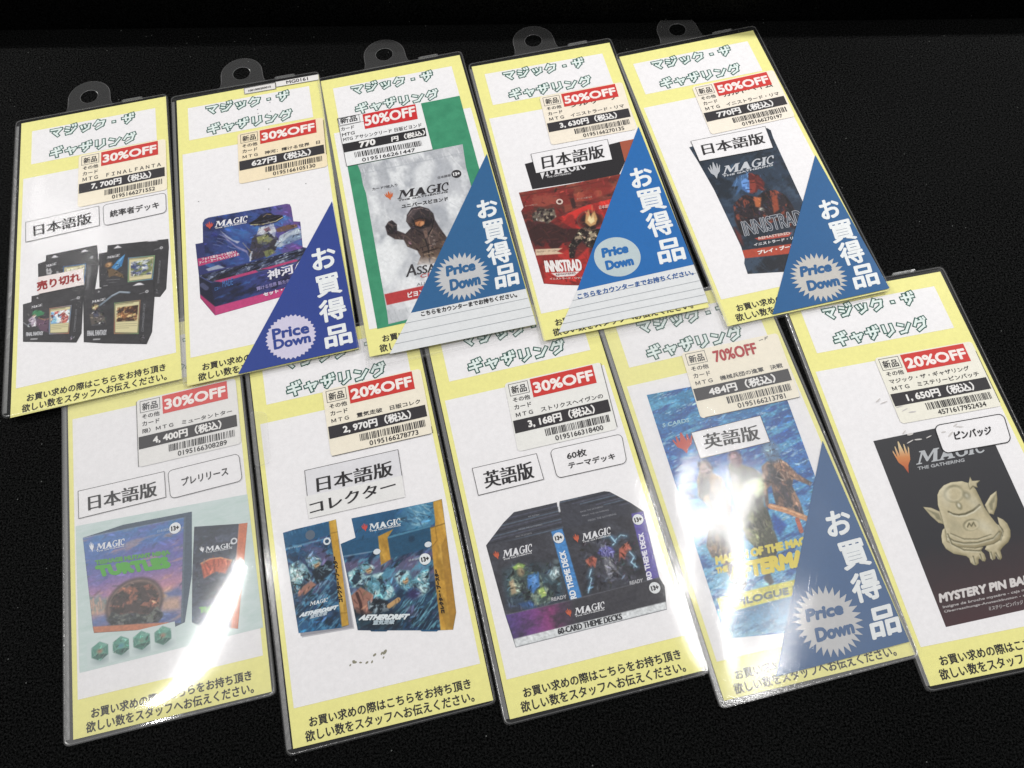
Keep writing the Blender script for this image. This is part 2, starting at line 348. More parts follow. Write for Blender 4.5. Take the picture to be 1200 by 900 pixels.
def card(key, label, warp, pane=CLEAR, tab=True):
    X, Y, a = POSE[key]; top = key in 'ABCDE'
    root = bpy.data.objects.new('price_card', None); S.collection.objects.link(root)
    root.empty_display_size = .2
    sl = 1.9 / 221.7 if top else 0.0
    # tilt about the card's own x axis: the foot of a top-row card lies on the cards below it
    ax = Vector((math.cos(math.radians(a)), math.sin(math.radians(a)), 0)); ay = Vector((-ax.y, ax.x, 0))
    tz = Vector((0, 0, 1)) + ay * sl; ty = ay - Vector((0, 0, sl))
    root.matrix_world = Matrix(((ax.x, ty.x, tz.x, X * MM), (ax.y, ty.y, tz.y, Y * MM), (ax.z, ty.z, tz.z, .95 * MM if top else 0), (0, 0, 0, 1)))
    root['label'] = label; root['category'] = 'price card'; root['group'] = 'price cards in clear plastic sleeves'
    # --- paper sheet
    q = SHEET[key]
    def bi(u, v):
        u, v = u / 100, v / 221.7
        return tuple(q[0][k] * (1 - u) * (1 - v) + q[1][k] * u * (1 - v) + q[2][k] * u * v + q[3][k] * (1 - u) * v for k in (0, 1))
    p = Print(0); p.poly(q, YEL, 0)
    p.poly([bi(*c) for c in ((7.5, 8.9), (92.3, 8.9), (92.3, 37.8), (7.5, 37.8))], WHITE, 1)
    p.poly([bi(*c) for c in ((2.6, 49), (97.4, 49), (97.4, 203.6), (2.6, 203.6))], WHITE, 1)
    sheet = p.build('insert_sheet', root)
    for k in range(2):
        t, b = (('マジック・ザ', (19.3, 78.4, 18.6, 9.4)), ('ギャザリング', (19.5, 78.9, 36.2, 27.2)))[k]
        bb = [bi(b[0], b[2]), bi(b[1], b[2]), bi(b[0], b[3])]
        h = Print(2); pitch = (b[1] - b[0]) / 6; hw, hh_ = pitch - 3.4, b[2] - b[3] - 2.4
        for lv, wd, hc in ((2, 2.75, '#1B554A'), (3, 1.4, '#E6F2EF')):
            for n_, ch in enumerate(t):
                for st in STROKES[ch]:
                    h.line([bi(b[0] + pitch * n_ + 1.6 + u * hw, b[2] - 1.2 - v * hh_) for u, v in st], wd, hc, lv)
        h.build('heading_text', sheet)
    p = Print(2)
    p.text('お買い求めの際はこちらをお持ち頂き', [bi(9.3, 213.9), bi(90.6, 213.9), bi(9.3, 209.2)], BLK, 2, wt=.12)
    p.text('欲しい数をスタッフへお伝えください。', [bi(6.6, 220.2), bi(91, 220.2), bi(6.6, 215.2)], BLK, 2, wt=.12)
    p.build('footer_text', sheet)
    # --- sleeve: front pane with a gentle warp, back pane, edge beads, hanging tab
    x0, x1, y0, y1 = -2.9, 101.3, -2.3, FOOT.get(key, 224.2)
    NX, NY = 24, 48; V, F, I = [], [], []
    def zf(x, y):
        e = min(x - x0, x1 - x, y - y0, y1 - y); return 1.78 + warp(x, y) * min(1, max(0, e / 12))
    def push(x, y, z): V.append(((x - 50) * MM, (HH / 2 - y) * MM, z * MM)); return len(V) - 1
    def inset(y):                                     # rounded corners
        d = min(y - y0, y1 - y); r = 3.0
        return r - math.sqrt(max(0, r * r - (r - d) ** 2)) if d < r else 0
    ys = sorted(set([y0 + (y1 - y0) * j / NY for j in range(NY + 1)] + [y0 + .3, y0 + .9, y0 + 1.8, y1 - .3, y1 - .9, y1 - 1.8]))
    rows = []
    for y in ys:
        i_ = inset(y); rows.append([push(x0 + i_ + (x1 - x0 - 2 * i_) * i / NX, y, zf(x0 + (x1 - x0) * i / NX, y)) for i in range(NX + 1)])
    for ra, rb in zip(rows, rows[1:]):
        for i in range(NX): F.append((rb[i], rb[i + 1], ra[i + 1], ra[i])); I.append(0)
    b = [push(*c) for c in ((x0 + 1, y0 + 1, .12), (x1 - 1, y0 + 1, .12), (x1 - 1, y1 - 1, .12), (x0 + 1, y1 - 1, .12))]
    F.append((b[3], b[2], b[1], b[0])); I.append(0)
    # welded edge all round: two thin beads with a slope between them
    ring = [(x0 + inset(y), y) for y in ys] ; ring2 = [(x1 - inset(y), y) for y in ys][::-1]
    R_ = ring + ring2; c = ((x0 + x1) / 2, (y0 + y1) / 2)
    def bead(d0, d1, z0, z1):
        A, B = [], []
        for (x, y) in R_:
            sx = 1 if x < c[0] else -1; sy = 1 if y < c[1] else -1
            fx = min(1, (abs(x - c[0])) / 20); fy = 1 if min(abs(y - y0), abs(y - y1)) < 3 else 0
            A.append(push(x + sx * d0, y + sy * d0 * fy, z0)); B.append(push(x + sx * d1, y + sy * d1 * fy, z1))
        n = len(A)
        for k in range(n):
            F.append((A[k], A[(k + 1) % n], B[(k + 1) % n], B[k])); I.append(1)
    bead(-.05, .55, .1, 1.86); bead(.55, .95, 1.86, 1.80)
    l0 = [push(*cc) for cc in ((x0 + .7, y0 + 5, 1.2), (x0 + 2.5, y0 + 5, 1.2), (x0 + 2.9, y1 - 3, 1.2), (x0 + .7, y1 - 3, 1.2))]
    F.append((l0[3], l0[2], l0[1], l0[0])); I.append(2)
    slv = mesh_obj('plastic_sleeve', V, F, [pane, EDGE, FOLD], I, root, smooth=True)
    if tab:
        cx, cy, ro, rh = 47.2, -13.2, 14.6, 6.0; n = 40; V, F = [], []
        yb = -2.0
        out = []
        for k in range(n + 1):                        # outline from left foot over the round head to right foot
            t = math.pi * (1.0 + k / n); out.append((cx + ro * math.cos(t), cy + ro * .98 * math.sin(t)))
        out = [(cx - ro - 3.2, yb), (cx - ro - 1.0, yb - 1.8), (cx - ro - .2, yb - 5)] + out + [(cx + ro + .2, yb - 5), (cx + ro + 1.0, yb - 1.8), (cx + ro + 3.2, yb)]
        inn = []
        for (x, y) in out:
            t = math.atan2(y - cy, x - cx); inn.append((cx + rh * math.cos(t), cy + rh * .95 * math.sin(t)))
        # lower half of the hole closes against the tab's foot line
        t0 = math.atan2(out[0][1] - cy, out[0][0] - cx); t1 = math.atan2(out[-1][1] - cy, out[-1][0] - cx)
        low_o, low_i = [], []
        for k in range(1, 12):
            t = t1 + (t0 - t1) * k / 12
            low_i.append((cx + rh * math.cos(t), cy + rh * .95 * math.sin(t))); low_o.append((out[-1][0] + (out[0][0] - out[-1][0]) * k / 12, yb))
        O = out + low_o; Ii = inn + low_i; V = []; nn = len(O)
        def pv(x, y, z): V.append(((x - 50) * MM, (HH / 2 - y) * MM, z * MM))
        for x, y in O: pv(x, y, .9)
        for x, y in Ii: pv(x, y, .9)
        F = [(nn + k, nn + (k + 1) % nn, (k + 1) % nn, k) for k in range(nn)]; I = [0] * nn
        for base, wd, sgn in ((O, .38, -1), (Ii, .34, 1)):     # raised lips round the outline and the hole
            k0 = len(V)
            cnt = nn if base is Ii else len(out)
            for x, y in base[:cnt]:
                dx, dy = x - cx, y - cy; L = math.hypot(dx, dy)
                pv(x, y, 1.0); pv(x + sgn * dx / L * wd, y + sgn * dy / L * wd, 1.12)
            for k in range(cnt if base is Ii else cnt - 1):
                a_, b_ = k0 + 2 * k, k0 + 2 * ((k + 1) % cnt); F.append((a_, a_ + 1, b_ + 1, b_)); I.append(1)
        tb_ = mesh_obj('hanging_tab', V, F, [TABM, EDGE], I, slv)
        # little moulded catch on the top edge
        V, F = [], []
        for (xa, xb, ya, yb2, z) in ((70, 84, -3.6, -2.4, 1.6), (71, 83, -3.3, -2.8, 2.1)):
            k = len(V)
            for z_ in (.3, z):
                for x, y in ((xa, ya), (xb, ya), (xb, yb2), (xa, yb2)): V.append(((x - 50) * MM, (HH / 2 - y) * MM, z_ * MM))
            F += [(k, k + 1, k + 2, k + 3), (k + 7, k + 6, k + 5, k + 4), (k, k + 4, k + 5, k + 1), (k + 1, k + 5, k + 6, k + 2), (k + 2, k + 6, k + 7, k + 3), (k + 3, k + 7, k + 4, k)]
        mesh_obj('catch', V, F, [EDGE], None, slv)
    return root

def barcode(p, f, x0, x1, y0, y1, lv, seed, m=BLK):
    r = random.Random(seed); x = x0
    while x < x1:
        wd = r.choice((.28, .28, .5, .5, .8)); e = min(x + wd, x1)
        p.poly([f(x, y0), f(e, y0), f(e, y1), f(x, y1)], m, lv); x = e + r.choice((.28, .4, .55, .75))
def price_label(root, pts, off, lines, price, num, paper=CREAM, flag='#D23A34', rect=(-.6, -.9, 58.3, 42.4), seed=1, plain_off=False, under=None, cut=()):
    """price sticker; pts = card points of the black band's top left and top right and of the small box's top left"""
    f = frame(((0, 23.5), (57, 23.3), (1.4, .3)), pts)
    fb = lambda x0, x1, yb, yt: [f(x0, yb), f(x1, yb), f(x0, yt)]
    p = Print(7); p.poly(rrect([f(rect[0], rect[1]), f(rect[2], rect[1]), f(rect[2], rect[3]), f(rect[0], rect[3])], .05), paper, 7)
    base = p.build('price_label', root)
    p = Print(8)
    p.line([f(1.5, .5), f(13, .5), f(13, 8), f(1.5, 8)], .28, BLK, 8, closed=True)
    p.text('新品', fb(2.8, 11.7, 6.9, 2.0), BLK, 8, wt=.1)
    for t, x1, y in lines: p.text(t, fb(2.4, x1, y, y - 2.9), BLK, 8, wt=.07)
    if under: p.text(under, fb(18, 53, 13.6, 9.2), BLK, 8, wt=.1)
    for a_, b_ in cut: p.line([f(*a_), f(*b_)], .3, '#3a393b', 8)
    p.build('label_text', base)
    if plain_off:
        p = Print(9); p.text(off, fb(17.5, 43, 9.6, 2.4), '#B5262B', 9, wt=.3); p.build('discount_flag', base)
    else:
        p = Print(9); p.poly([f(14.6, 0), f(53, -.3), f(53, 11.6), f(14.6, 11.9)], flag, 9)
        p.text(off, fb(16, 51.6, 9.3, 3.0), '#FAF2EE', 10, wt=.38); p.build('discount_flag', base)
    p = Print(9); p.poly([f(0, 23.5), f(57, 23.3), f(57, 30.9), f(0, 31.4)], '#322F33', 9)
    p.text(price, fb(8.4, 47.8, 30.0, 24.6), '#F4F2F0', 10, wt=.22); p.build('price_band', base)
    p = Print(9); barcode(p, f, 17, 55, 32.6, 37.0, 9, seed); p.text(num, fb(22, 50.2, 41.0, 38.0), BLK, 9, wt=.07)
    p.build('barcode', base)
    return base
def word_box(root, name, q, texts, lw=.28, fill=WHITE, round_=0, mincho=True, lv=7, border=BLK, wt=.12):
    """framed word on its own slip; texts = (string, ink box)"""
    p = Print(lv); o = rrect(q, round_) if round_ else q
    p.poly(o, fill, lv); 
    if border: p.line(o, lw, border, lv + 1, closed=True)
    b = p.build(name, root)
    t = Print(lv + 2)
    for s_, bb in texts:
        if mincho: t.text(s_, bb, BLK, lv + 2, shift=(-.3, -.15, 0, .15, .3))
        else: t.text(s_, bb, BLK, lv + 2, wt=wt)
    t.build('slip_text', b)
    return b
def sale_triangle(root, blue, tri, chars, badge_c, badge_r, price_b, down_b, badge_col, spikes=32, depth=.2, foot=None, foot_text=None, foot_box=None, foot_ink=None, rules=(), tilt=0, charcol='#EEF1F2', btxt=None, wt=.5, pw=.52):
    p = Print(10)
    if foot: p.poly(foot, '#E4E6E8', 10)
    p.poly(tri, blue, 10 if not foot else 11)
    base = p.build('sale_triangle', root)
    t = Print(12)
    for ch, b in zip('お買得品', chars): t.text(ch, b, charcol, 12, wt=wt)
    t.build('sale_text', base)
    p = Print(12); pts = []
    if spikes:
        for k in range(spikes * 2):
            a = math.pi * k / spikes; r = badge_r * (1 if k % 2 == 0 else 1 - depth); pts.append((badge_c[0] + r * math.cos(a), badge_c[1] + r * math.sin(a)))
        p.poly(pts, badge_col, 12)
    else: p.ell(badge_c, badge_r, badge_r, badge_col, 12, n=48)
    p.text('Price', price_b, btxt or blue, 13, wt=pw); p.text('Down', down_b, btxt or blue, 13, wt=pw)
    p.build('price_badge', base)
    if foot:
        p = Print(12)
        for a, b in rules: p.line([a, b], .22, '#8F969C', 12)
        p.text(foot_text, foot_box, foot_ink, 12, wt=.14); p.build('ruled_strip', base)
    return base
def waves(seed, amp, lx=90, ly=120):
    r = random.Random(seed); k = [(r.uniform(.5, 1.3) * 6.283 / lx, r.uniform(.5, 1.3) * 6.283 / ly, r.uniform(0, 6.28), r.uniform(.5, 1)) for _ in range(4)]
    return lambda x, y: amp * .4 * (1.6 + sum(c * math.sin(a * x + (b if i % 2 else -b) * y + ph) for i, (a, b, ph, c) in enumerate(k))) 
OFFL = lambda third, x3=54.6: [('その他', 12.6, 12.3), ('カード', 12.4, 17.0), (third, x3, 21.8)]
# ------------------------------------------------------------------ printed pictures: a small brush painter
import numpy as np
def srgb(h):
    h = h.lstrip('#'); return np.array([int(h[i:i + 2], 16) / 255 for i in (0, 2, 4)])
def printed_material():
    m = bpy.data.materials.new('printed_picture'); m.use_nodes = True
    nt = m.node_tree; b = nt.nodes['Principled BSDF']
    a = nt.nodes.new('ShaderNodeAttribute'); a.attribute_name = 'print'
    nt.links.new(a.outputs['Color'], b.inputs['Base Color'])
    b.inputs['Roughness'].default_value = .5; b.inputs['Specular IOR Level'].default_value = .15
    return m
PRINTED = printed_material()
class Paint:
    """paints ink onto a fine grid inside an outline (card mm) and links it as one printed mesh"""
    def __init__(s, outline, base, res=.42, seed=1):
        s.o = [tuple(p) for p in outline]; xs = [p[0] for p in s.o]; ys = [p[1] for p in s.o]
        s.x = np.arange(min(xs) - res, max(xs) + 2 * res, res); s.y = np.arange(min(ys) - res, max(ys) + 2 * res, res); s.res = res
        s.X, s.Y = np.meshgrid(s.x, s.y); s.r = np.random.RandomState(seed)
        s.c = np.zeros(s.X.shape + (3,)) + srgb(base)
    @staticmethod
    def dist(X, Y, pts, closed=True):
        d = np.full(X.shape, 1e9); ins = np.zeros(X.shape, bool); n = len(pts)
        for k in range(n if closed else n - 1):
            ax, ay = pts[k]; bx, by = pts[(k + 1) % n]; ex, ey = bx - ax, by - ay; L = ex * ex + ey * ey or 1e-9
            t = np.clip(((X - ax) * ex + (Y - ay) * ey) / L, 0, 1)
            d = np.minimum(d, (X - ax - t * ex) ** 2 + (Y - ay - t * ey) ** 2)
            if closed: ins ^= ((ay > Y) != (by > Y)) & (X < (bx - ax) * (Y - ay) / ((by - ay) or 1e-9) + ax)
        d = np.sqrt(d)
        return np.where(ins, -d, d) if closed else d
    def mix(s, al, col): s.c += (np.asarray(col) - s.c) * al[..., None]; return s
    def clip(s, pts, soft=.4): s.k = None if pts is None else np.clip(.5 - s.dist(s.X, s.Y, pts) / soft, 0, 1); return s
    k = None
    def put(s, al, h): return s.mix(al if s.k is None else al * s.k, srgb(h))
    def fade(s, p0, p1, stops, a=1):
        dx, dy = p1[0] - p0[0], p1[1] - p0[1]; t = ((s.X - p0[0]) * dx + (s.Y - p0[1]) * dy) / (dx * dx + dy * dy)
        P = [q[0] for q in stops]; C_ = np.array([srgb(q[1]) for q in stops])
        col = np.stack([np.interp(t, P, C_[:, k]) for k in range(3)], -1)
        al = np.full(s.X.shape, float(a)) if s.k is None else a * s.k
        return s.mix(al, col)
    def shape(s, pts, h, soft=.5, a=1): return s.put(np.clip(.5 - s.dist(s.X, s.Y, pts) / soft, 0, 1) * a, h)
    def blob(s, c, rx, ry, h, soft=.6, rot=0, a=1):
        ca, sa = math.cos(math.radians(rot)), math.sin(math.radians(rot)); x, y = s.X - c[0], s.Y - c[1]
        d = np.sqrt(((ca * x + sa * y) / rx) ** 2 + ((-sa * x + ca * y) / ry) ** 2)
        return s.put(np.clip((1 - d) / soft + .0, 0, 1) * a, h)
    def stroke(s, pts, w_, h, a=1, soft=.4): return s.put(np.clip(.5 - (s.dist(s.X, s.Y, pts, False) - w_ / 2) / soft, 0, 1) * a, h)
    def noise(s, sx, sy, rot=0, octaves=3):
        ca, sa = math.cos(math.radians(rot)), math.sin(math.radians(rot)); out = np.zeros(s.X.shape); amp = 1.0; tot = 0
        for o in range(octaves):
            u = (ca * s.X + sa * s.Y) / sx * 2 ** o; v = (-sa * s.X + ca * s.Y) / sy * 2 ** o
            g = s.r.rand(64, 64); iu, iv = np.floor(u).astype(int), np.floor(v).astype(int); fu, fv = u - iu, v - iv
            fu, fv = fu * fu * (3 - 2 * fu), fv * fv * (3 - 2 * fv); G = lambda a, b: g[a % 64, b % 64]
            out += amp * ((G(iu, iv) * (1 - fu) + G(iu + 1, iv) * fu) * (1 - fv) + (G(iu, iv + 1) * (1 - fu) + G(iu + 1, iv + 1) * fu) * fv); tot += amp; amp *= .6
        return out / tot
    def cloud(s, h, sx, sy=None, rot=0, lo=.45, hi=.65, a=1, octaves=4):
        return s.put(np.clip((s.noise(sx, sy or sx, rot, octaves) - lo) / (hi - lo), 0, 1) * a, h)
    def grain(s, amp, sx, sy=None, rot=0, octaves=2):
        f = 1 + amp * 2 * (s.noise(sx, sy or sx, rot, octaves) - .5)
        k = 1 if s.k is None else s.k[..., None]
        s.c = np.clip(s.c * (1 + (f[..., None] - 1) * k), 0, 1); return s
    def dabs(s, n, size=(1.0, 2.6), jit=.16, ang=None, region=None, thin=.3, a=.8, spread=90):
        """brush dabs that pick up the colour under them, lighter or darker, so edges and folds appear"""
        pts = region or s.o; xs = [p[0] for p in pts]; ys = [p[1] for p in pts]; ny, nx = s.X.shape
        for _ in range(n):
            cx, cy = s.r.uniform(min(xs), max(xs)), s.r.uniform(min(ys), max(ys))
            i, j = int((cy - s.y[0]) / s.res), int((cx - s.x[0]) / s.res)
            if not (0 <= i < ny and 0 <= j < nx): continue
            if region and s.dist(np.array([[cx]]), np.array([[cy]]), region)[0, 0] > 0: continue
            L = s.r.uniform(*size); t = math.radians((ang if ang is not None else s.r.uniform(0, 180)) + s.r.uniform(-spread, spread) * (ang is not None) * .5)
            col = np.clip(s.c[i, j] * (1 + s.r.uniform(-2.2, 2.4) * jit) + s.r.uniform(-.02, .03) + s.r.normal(0, .02, 3), 0, 1)
            q = int(L / s.res) + 2; i0, i1, j0, j1 = max(0, i - q), min(ny, i + q + 1), max(0, j - q), min(nx, j + q + 1)
            x, y = s.X[i0:i1, j0:j1] - cx, s.Y[i0:i1, j0:j1] - cy; ca, sa = math.cos(t), math.sin(t)
            bend = .12 * s.r.uniform(-1, 1) / L
            u = ca * x + sa * y; v = -sa * x + ca * y - bend * u * u
            al = np.clip((1 - np.sqrt((u / L) ** 2 + (v / (L * thin)) ** 2)) * 2.2, 0, 1) * a
            if s.k is not None: al = al * s.k[i0:i1, j0:j1]
            s.c[i0:i1, j0:j1] += (col - s.c[i0:i1, j0:j1]) * al[..., None]
        return s
    def lines(s, n, region, h, ang, spread=15, size=(3, 8), w_=.25, a=.6):
        xs = [p[0] for p in region]; ys = [p[1] for p in region]; done = 0
        for _ in range(n):
            cx, cy = s.r.uniform(min(xs), max(xs)), s.r.uniform(min(ys), max(ys))
            if s.dist(np.array([[cx]]), np.array([[cy]]), region)[0, 0] > 0: continue
            L = s.r.uniform(*size) / 2; t = math.radians(ang + s.r.uniform(-spread, spread)); b = s.r.uniform(-.5, .5)
            P = [(cx - L * math.cos(t), cy - L * math.sin(t)), (cx - b * math.sin(t), cy + b * math.cos(t)), (cx + L * math.cos(t), cy + L * math.sin(t))]
            s.stroke(P, w_ * s.r.uniform(.6, 1.4), h, a * s.r.uniform(.5, 1))
        return s
    def wash(s, a, h='#d9dde2'): s.c += (srgb(h) - s.c) * a; return s
    def build(s, name, parent, lv, mask=None):
        """grid cells inside the outline (or inside any of the mask outlines); rim vertices are pulled onto the outline itself"""
        polys = mask or [s.o]; D = np.full(s.X.shape, 1e9); PX, PY = s.X.copy(), s.Y.copy()
        for pts in polys:
            d = s.dist(s.X, s.Y, pts); best = np.full(s.X.shape, 1e9); qx, qy = s.X.copy(), s.Y.copy(); n = len(pts)
            for k in range(n):
                ax, ay = pts[k]; bx, by = pts[(k + 1) % n]; ex, ey = bx - ax, by - ay; L = ex * ex + ey * ey or 1e-9
                t = np.clip(((s.X - ax) * ex + (s.Y - ay) * ey) / L, 0, 1); hx, hy = ax + t * ex, ay + t * ey; dd = (s.X - hx) ** 2 + (s.Y - hy) ** 2
                m = dd < best; best = np.where(m, dd, best); qx = np.where(m, hx, qx); qy = np.where(m, hy, qy)
            m = d < D; D = np.where(m, d, D); PX = np.where(m, qx, PX); PY = np.where(m, qy, PY)
        ins = D <= 0; out = ~ins
        ny, nx = s.X.shape; idx = -np.ones((ny, nx), int)
        cell = ins[:-1, :-1] | ins[1:, :-1] | ins[:-1, 1:] | ins[1:, 1:]
        use = np.zeros((ny, nx), bool)
        for a in (0, 1):
            for b in (0, 1): use[a:ny - 1 + a, b:nx - 1 + b] |= cell
        GX, GY = np.where(out, PX, s.X), np.where(out, PY, s.Y)
        idx[use] = np.arange(use.sum())
        z = (Z0 + lv * LEVEL + .002) * MM
        V = np.stack([(GX[use] - 50) * MM, (HH / 2 - GY[use]) * MM, np.full(use.sum(), z)], -1)
        i, j = np.nonzero(cell); F = np.stack([idx[i + 1, j], idx[i + 1, j + 1], idx[i, j + 1], idx[i, j]], -1)
        o = mesh_obj(name, V.tolist(), F.tolist(), [PRINTED], None, parent)
        c = np.clip(s.c[use], 0, 1); l = np.where(c <= .04045, c / 12.92, ((c + .055) / 1.055) ** 2.4)
        at = o.data.color_attributes.new('print', 'FLOAT_COLOR', 'POINT')
        at.data.foreach_set('color', np.concatenate([l, np.ones((len(l), 1))], 1).astype('f').ravel())
        return o

GLOSS = plastic('glossy_plastic', .1, .06, .005, 150, gain=1.1, scratch=2)
GLARE_F = lambda x, y: .12 + .25 * max(0, (y - 175) / 45) ** 2
GLARE_I = waves(31, .35, 50, 60)
# ================================================================== card: four black deck boxes
c = card('A', 'sleeved price card showing four black deck boxes, one under a sold-out slip in red letters', waves(3, .35))
price_label(c, [(40.57,63.47),(96.82,62.63),(42.29,40.16)], '30%OFF', OFFL('ＭＴＧ　ＦＩＮＡＬＦＡＮＴＡ'), '7, 700円（税込）', '0195166271552', seed=2)
word_box(c, 'language_slip', [(6.7,86.35),(53.39,84.58),(53.69,100.29),(7.18,102.16)], [('日本語版', [(12.34,98.99),(48.66,97.4),(11.84,90.1)])])
word_box(c, 'edition_slip', [(56.08,84.55),(96.64,84.19),(96.39,100.16),(56.6,101.33)], [('統率者デッキ', [(60.65,95.64),(92.13,95.74),(60.45,90.2)])], round_=.16, mincho=False)
def deck(outline, slots, wm, rim, inner, pal, fig, ft=None, side=None, dot=None, lv=2, seed=1):
    p = Paint(outline, '#39383b', .36, seed); p.cloud('#454448', 12, 5, 10, .4, .8, .8); p.grain(.1, 1.4)
    n = len(outline); p.stroke(outline + outline[:1], .5, '#29282b', .7)
    if side: p.stroke([(side[0][0] - 3.2, side[0][1] + 3), (side[1][0] - 2.6, side[1][1] - 6)], .35, '#2b2a2d', .8)
    for s_ in slots: p.shape(s_, '#E6E3E8')
    fig(p)
    o = p.build('deck_box_picture', c, lv)
    q = Paint(rim, pal[0], .3, seed + 5); q.fade(rim[0], rim[2], [(0, pal[0]), (.5, pal[1]), (1, pal[0])]); body = shrink(rim, .8); q.shape(body, '#2b2926'); q.shape(shrink(rim, 1.15), '#D9D0A4')
    q.clip(inner).shape(inner, pal[2]); q.cloud(pal[3], 3, 2, 20, .42, .56, 1); q.cloud(pal[4], 2.2, 3.4, 60, .5, .6, .9); q.dabs(60, (.7, 1.8), .3, region=inner, a=.9); q.clip(None)
    a, b, d, e = shrink(rim, 1.4)
    mid = lambda u, v: tuple((a[k] * (1 - u) + b[k] * u) * (1 - v) + (e[k] * (1 - u) + d[k] * u) * v for k in (0, 1))
    for v in (.64, .72, .79, .86): q.stroke([mid(.04, v), mid(.95 - .35 * (v == .86), v - .01)], .22, '#6b6650', .75)
    q.stroke([mid(.02, .03), mid(.75, .02)], .5, '#6f6a50', .7)
    q.build('card_picture', o, lv + 1)
    q = Print(lv + 2); wordmark(q, wm, '#D9D8DC', lv + 2)
    if ft: q.text('FINAL FANTASY', ft, '#C2C2C7', lv + 2, wt=.12)
    if side: q.text('COMMANDER DECK', side, '#8b8b90', lv + 2)
    q.build('box_lettering', o)
def badge(p, d): p.stroke([(d[0] - 4.6, d[1] + .7), (d[0] - 1.4, d[1] + .2)], .3, '#9a999e'); p.blob(d, 1.15, 1.15, '#D6D5D9', .3); p.blob(d, .6, .6, '#4a494d', .4)
def fig1(p):
    p.shape([(69.4,126.24),(67.14,134.75),(61.81,138.35),(60.01,135.48),(64.45,130)], '#3f7fb8'); p.shape([(69.05,126.98),(65.08,132.72),(62.08,137.1),(64.68,131.08)], '#8fc4e6', .8); p.blob([(59.04,131.98)][0], 3.0, 2.6, '#b48458', .6); p.blob([(59.46,131.67)][0], 1.3, 1.2, '#d8b48c', .8)
    p.shape([(58.17,135.14),(60.85,134.76),(64.16,137.6),(67.61,141.17),(68.39,144.18),(62.44,140.93),(59.1,141.44)], '#6d5a44'); p.dabs(60, (.5, 1.3), .4, region=[(57.14,129.26),(67.61,131.79),(68.63,144.24),(58.1,141.2)]); p.stroke([(57.83,143.15),(65.72,144.34)], .3, '#a9a8ac', .7); p.stroke([(59.06,145.45),(63.61,146.05)], .3, '#8a898d', .7); badge(p, [(92.1,126.94)][0])
    p.stroke([(55.72,146.95),(58.21,147.25)], .4, '#b9b8bc', .8); p.dabs(14, (.5, 1), .9, region=[(86.81,157.1),(89.45,157.24),(89.29,161.65),(86.66,161.32)])
def fig2(p):
    p.shape([(20.26,126),(21.17,125.19),(21.87,127.1),(22.84,125.39),(23.9,128.4),(23.44,130.73),(20.76,130.09)], '#b9b8bb', .5); p.blob([(22.06,128.27)][0], 1.3, 1.2, '#6a686c', .8); p.shape([(26.58,129.05),(27.83,129.15),(28.69,131.08),(26.78,131.33)], '#9c9b9e'); badge(p, [(48.59,123.69)][0])
    p.stroke([(33.42,146.37),(37.96,146.66)], .4, '#54688c', .9); p.dabs(14, (.5, 1), .9, region=[(44.15,148.35),(46.62,148.45),(46.62,152.9),(44.15,152.5)])
def fig3(p):
    p.shape([(12.54,157.62),(12.96,155.11),(15.96,154.95),(20.1,157.78),(19.56,159.3),(15.67,159.63)], '#3f7f58'); p.shape([(10.44,160.78),(13.05,158.52),(14.91,161.37),(15.99,165.94),(12.78,166.32)], '#b9a9ba', .7); p.blob([(13.87,158.71)][0], 1.4, 1.6, '#d8b8a0', .7); p.shape([(15.71,161.08),(22.87,162.6),(22.57,172.45),(18.35,170.3),(15.42,165.8)], '#6d5066', 1.2, .85)
    p.stroke([(7.49,162),(10.99,165.7)], .4, '#b9b9c0', .8); p.stroke([(16.51,160.79),(20.21,163.11),(22.71,162.94)], .4, '#c79a5a', .8); p.dabs(90, (.5, 1.5), .4, region=[(10.24,153.97),(20.07,156.32),(22.81,172.31),(10.59,166.08)]); p.stroke([(12.45,174.84),(15.9,175.48)], .9, '#d0cfd3', .8); badge(p, [(40.37,152.09)][0]); p.blob([(14.37,165.74)][0], .6, .6, '#f0f0f0', .5)
    p.dabs(14, (.5, 1), .9, region=[(35.98,177.81),(38.15,177.85),(38.17,182.55),(36.01,182.04)])
def fig4(p):
    p.stroke([(71.47,155.7),(65.56,153.88),(60.58,155.75),(53.56,160.64)], 1.3, '#7f8b98'); p.stroke([(70.9,155.36),(65.56,153.69),(60.75,155.3)], .4, '#c0cad4', .9); p.blob([(50.53,161.18)][0], 2.6, 2.6, '#a58c66', .6); p.blob([(50.85,162.23)][0], 1.2, 1.3, '#d4b090', .7)
    p.shape([(47.01,165.66),(49.87,163.93),(52.71,165.1),(56.34,170.01),(57.25,175.77),(55.51,171.54),(52.26,172.68),(48.37,173.66)], '#5f5854', .6); p.shape([(49.05,163.74),(52.31,164.22),(52.69,168.47),(49.85,168.27)], '#4a4a58', .6); p.dabs(90, (.5, 1.5), .45, region=[(47.02,158.88),(56.42,161.13),(57.49,175.83),(47.4,173.43)]); p.blob([(53.23,173.29)][0], .7, .7, '#f0f0f0', .5); p.stroke([(48.61,173.72),(54.27,174.59)], .3, '#a9a8ac', .6)
    p.stroke([(49.63,183.87),(53.15,184.52)], .9, '#d0cfd3', .8); badge(p, [(82.16,157.47)][0]); p.dabs(14, (.5, 1), .9, region=[(77.07,186.64),(79.49,186.75),(79.31,192.79),(76.92,192.22)])
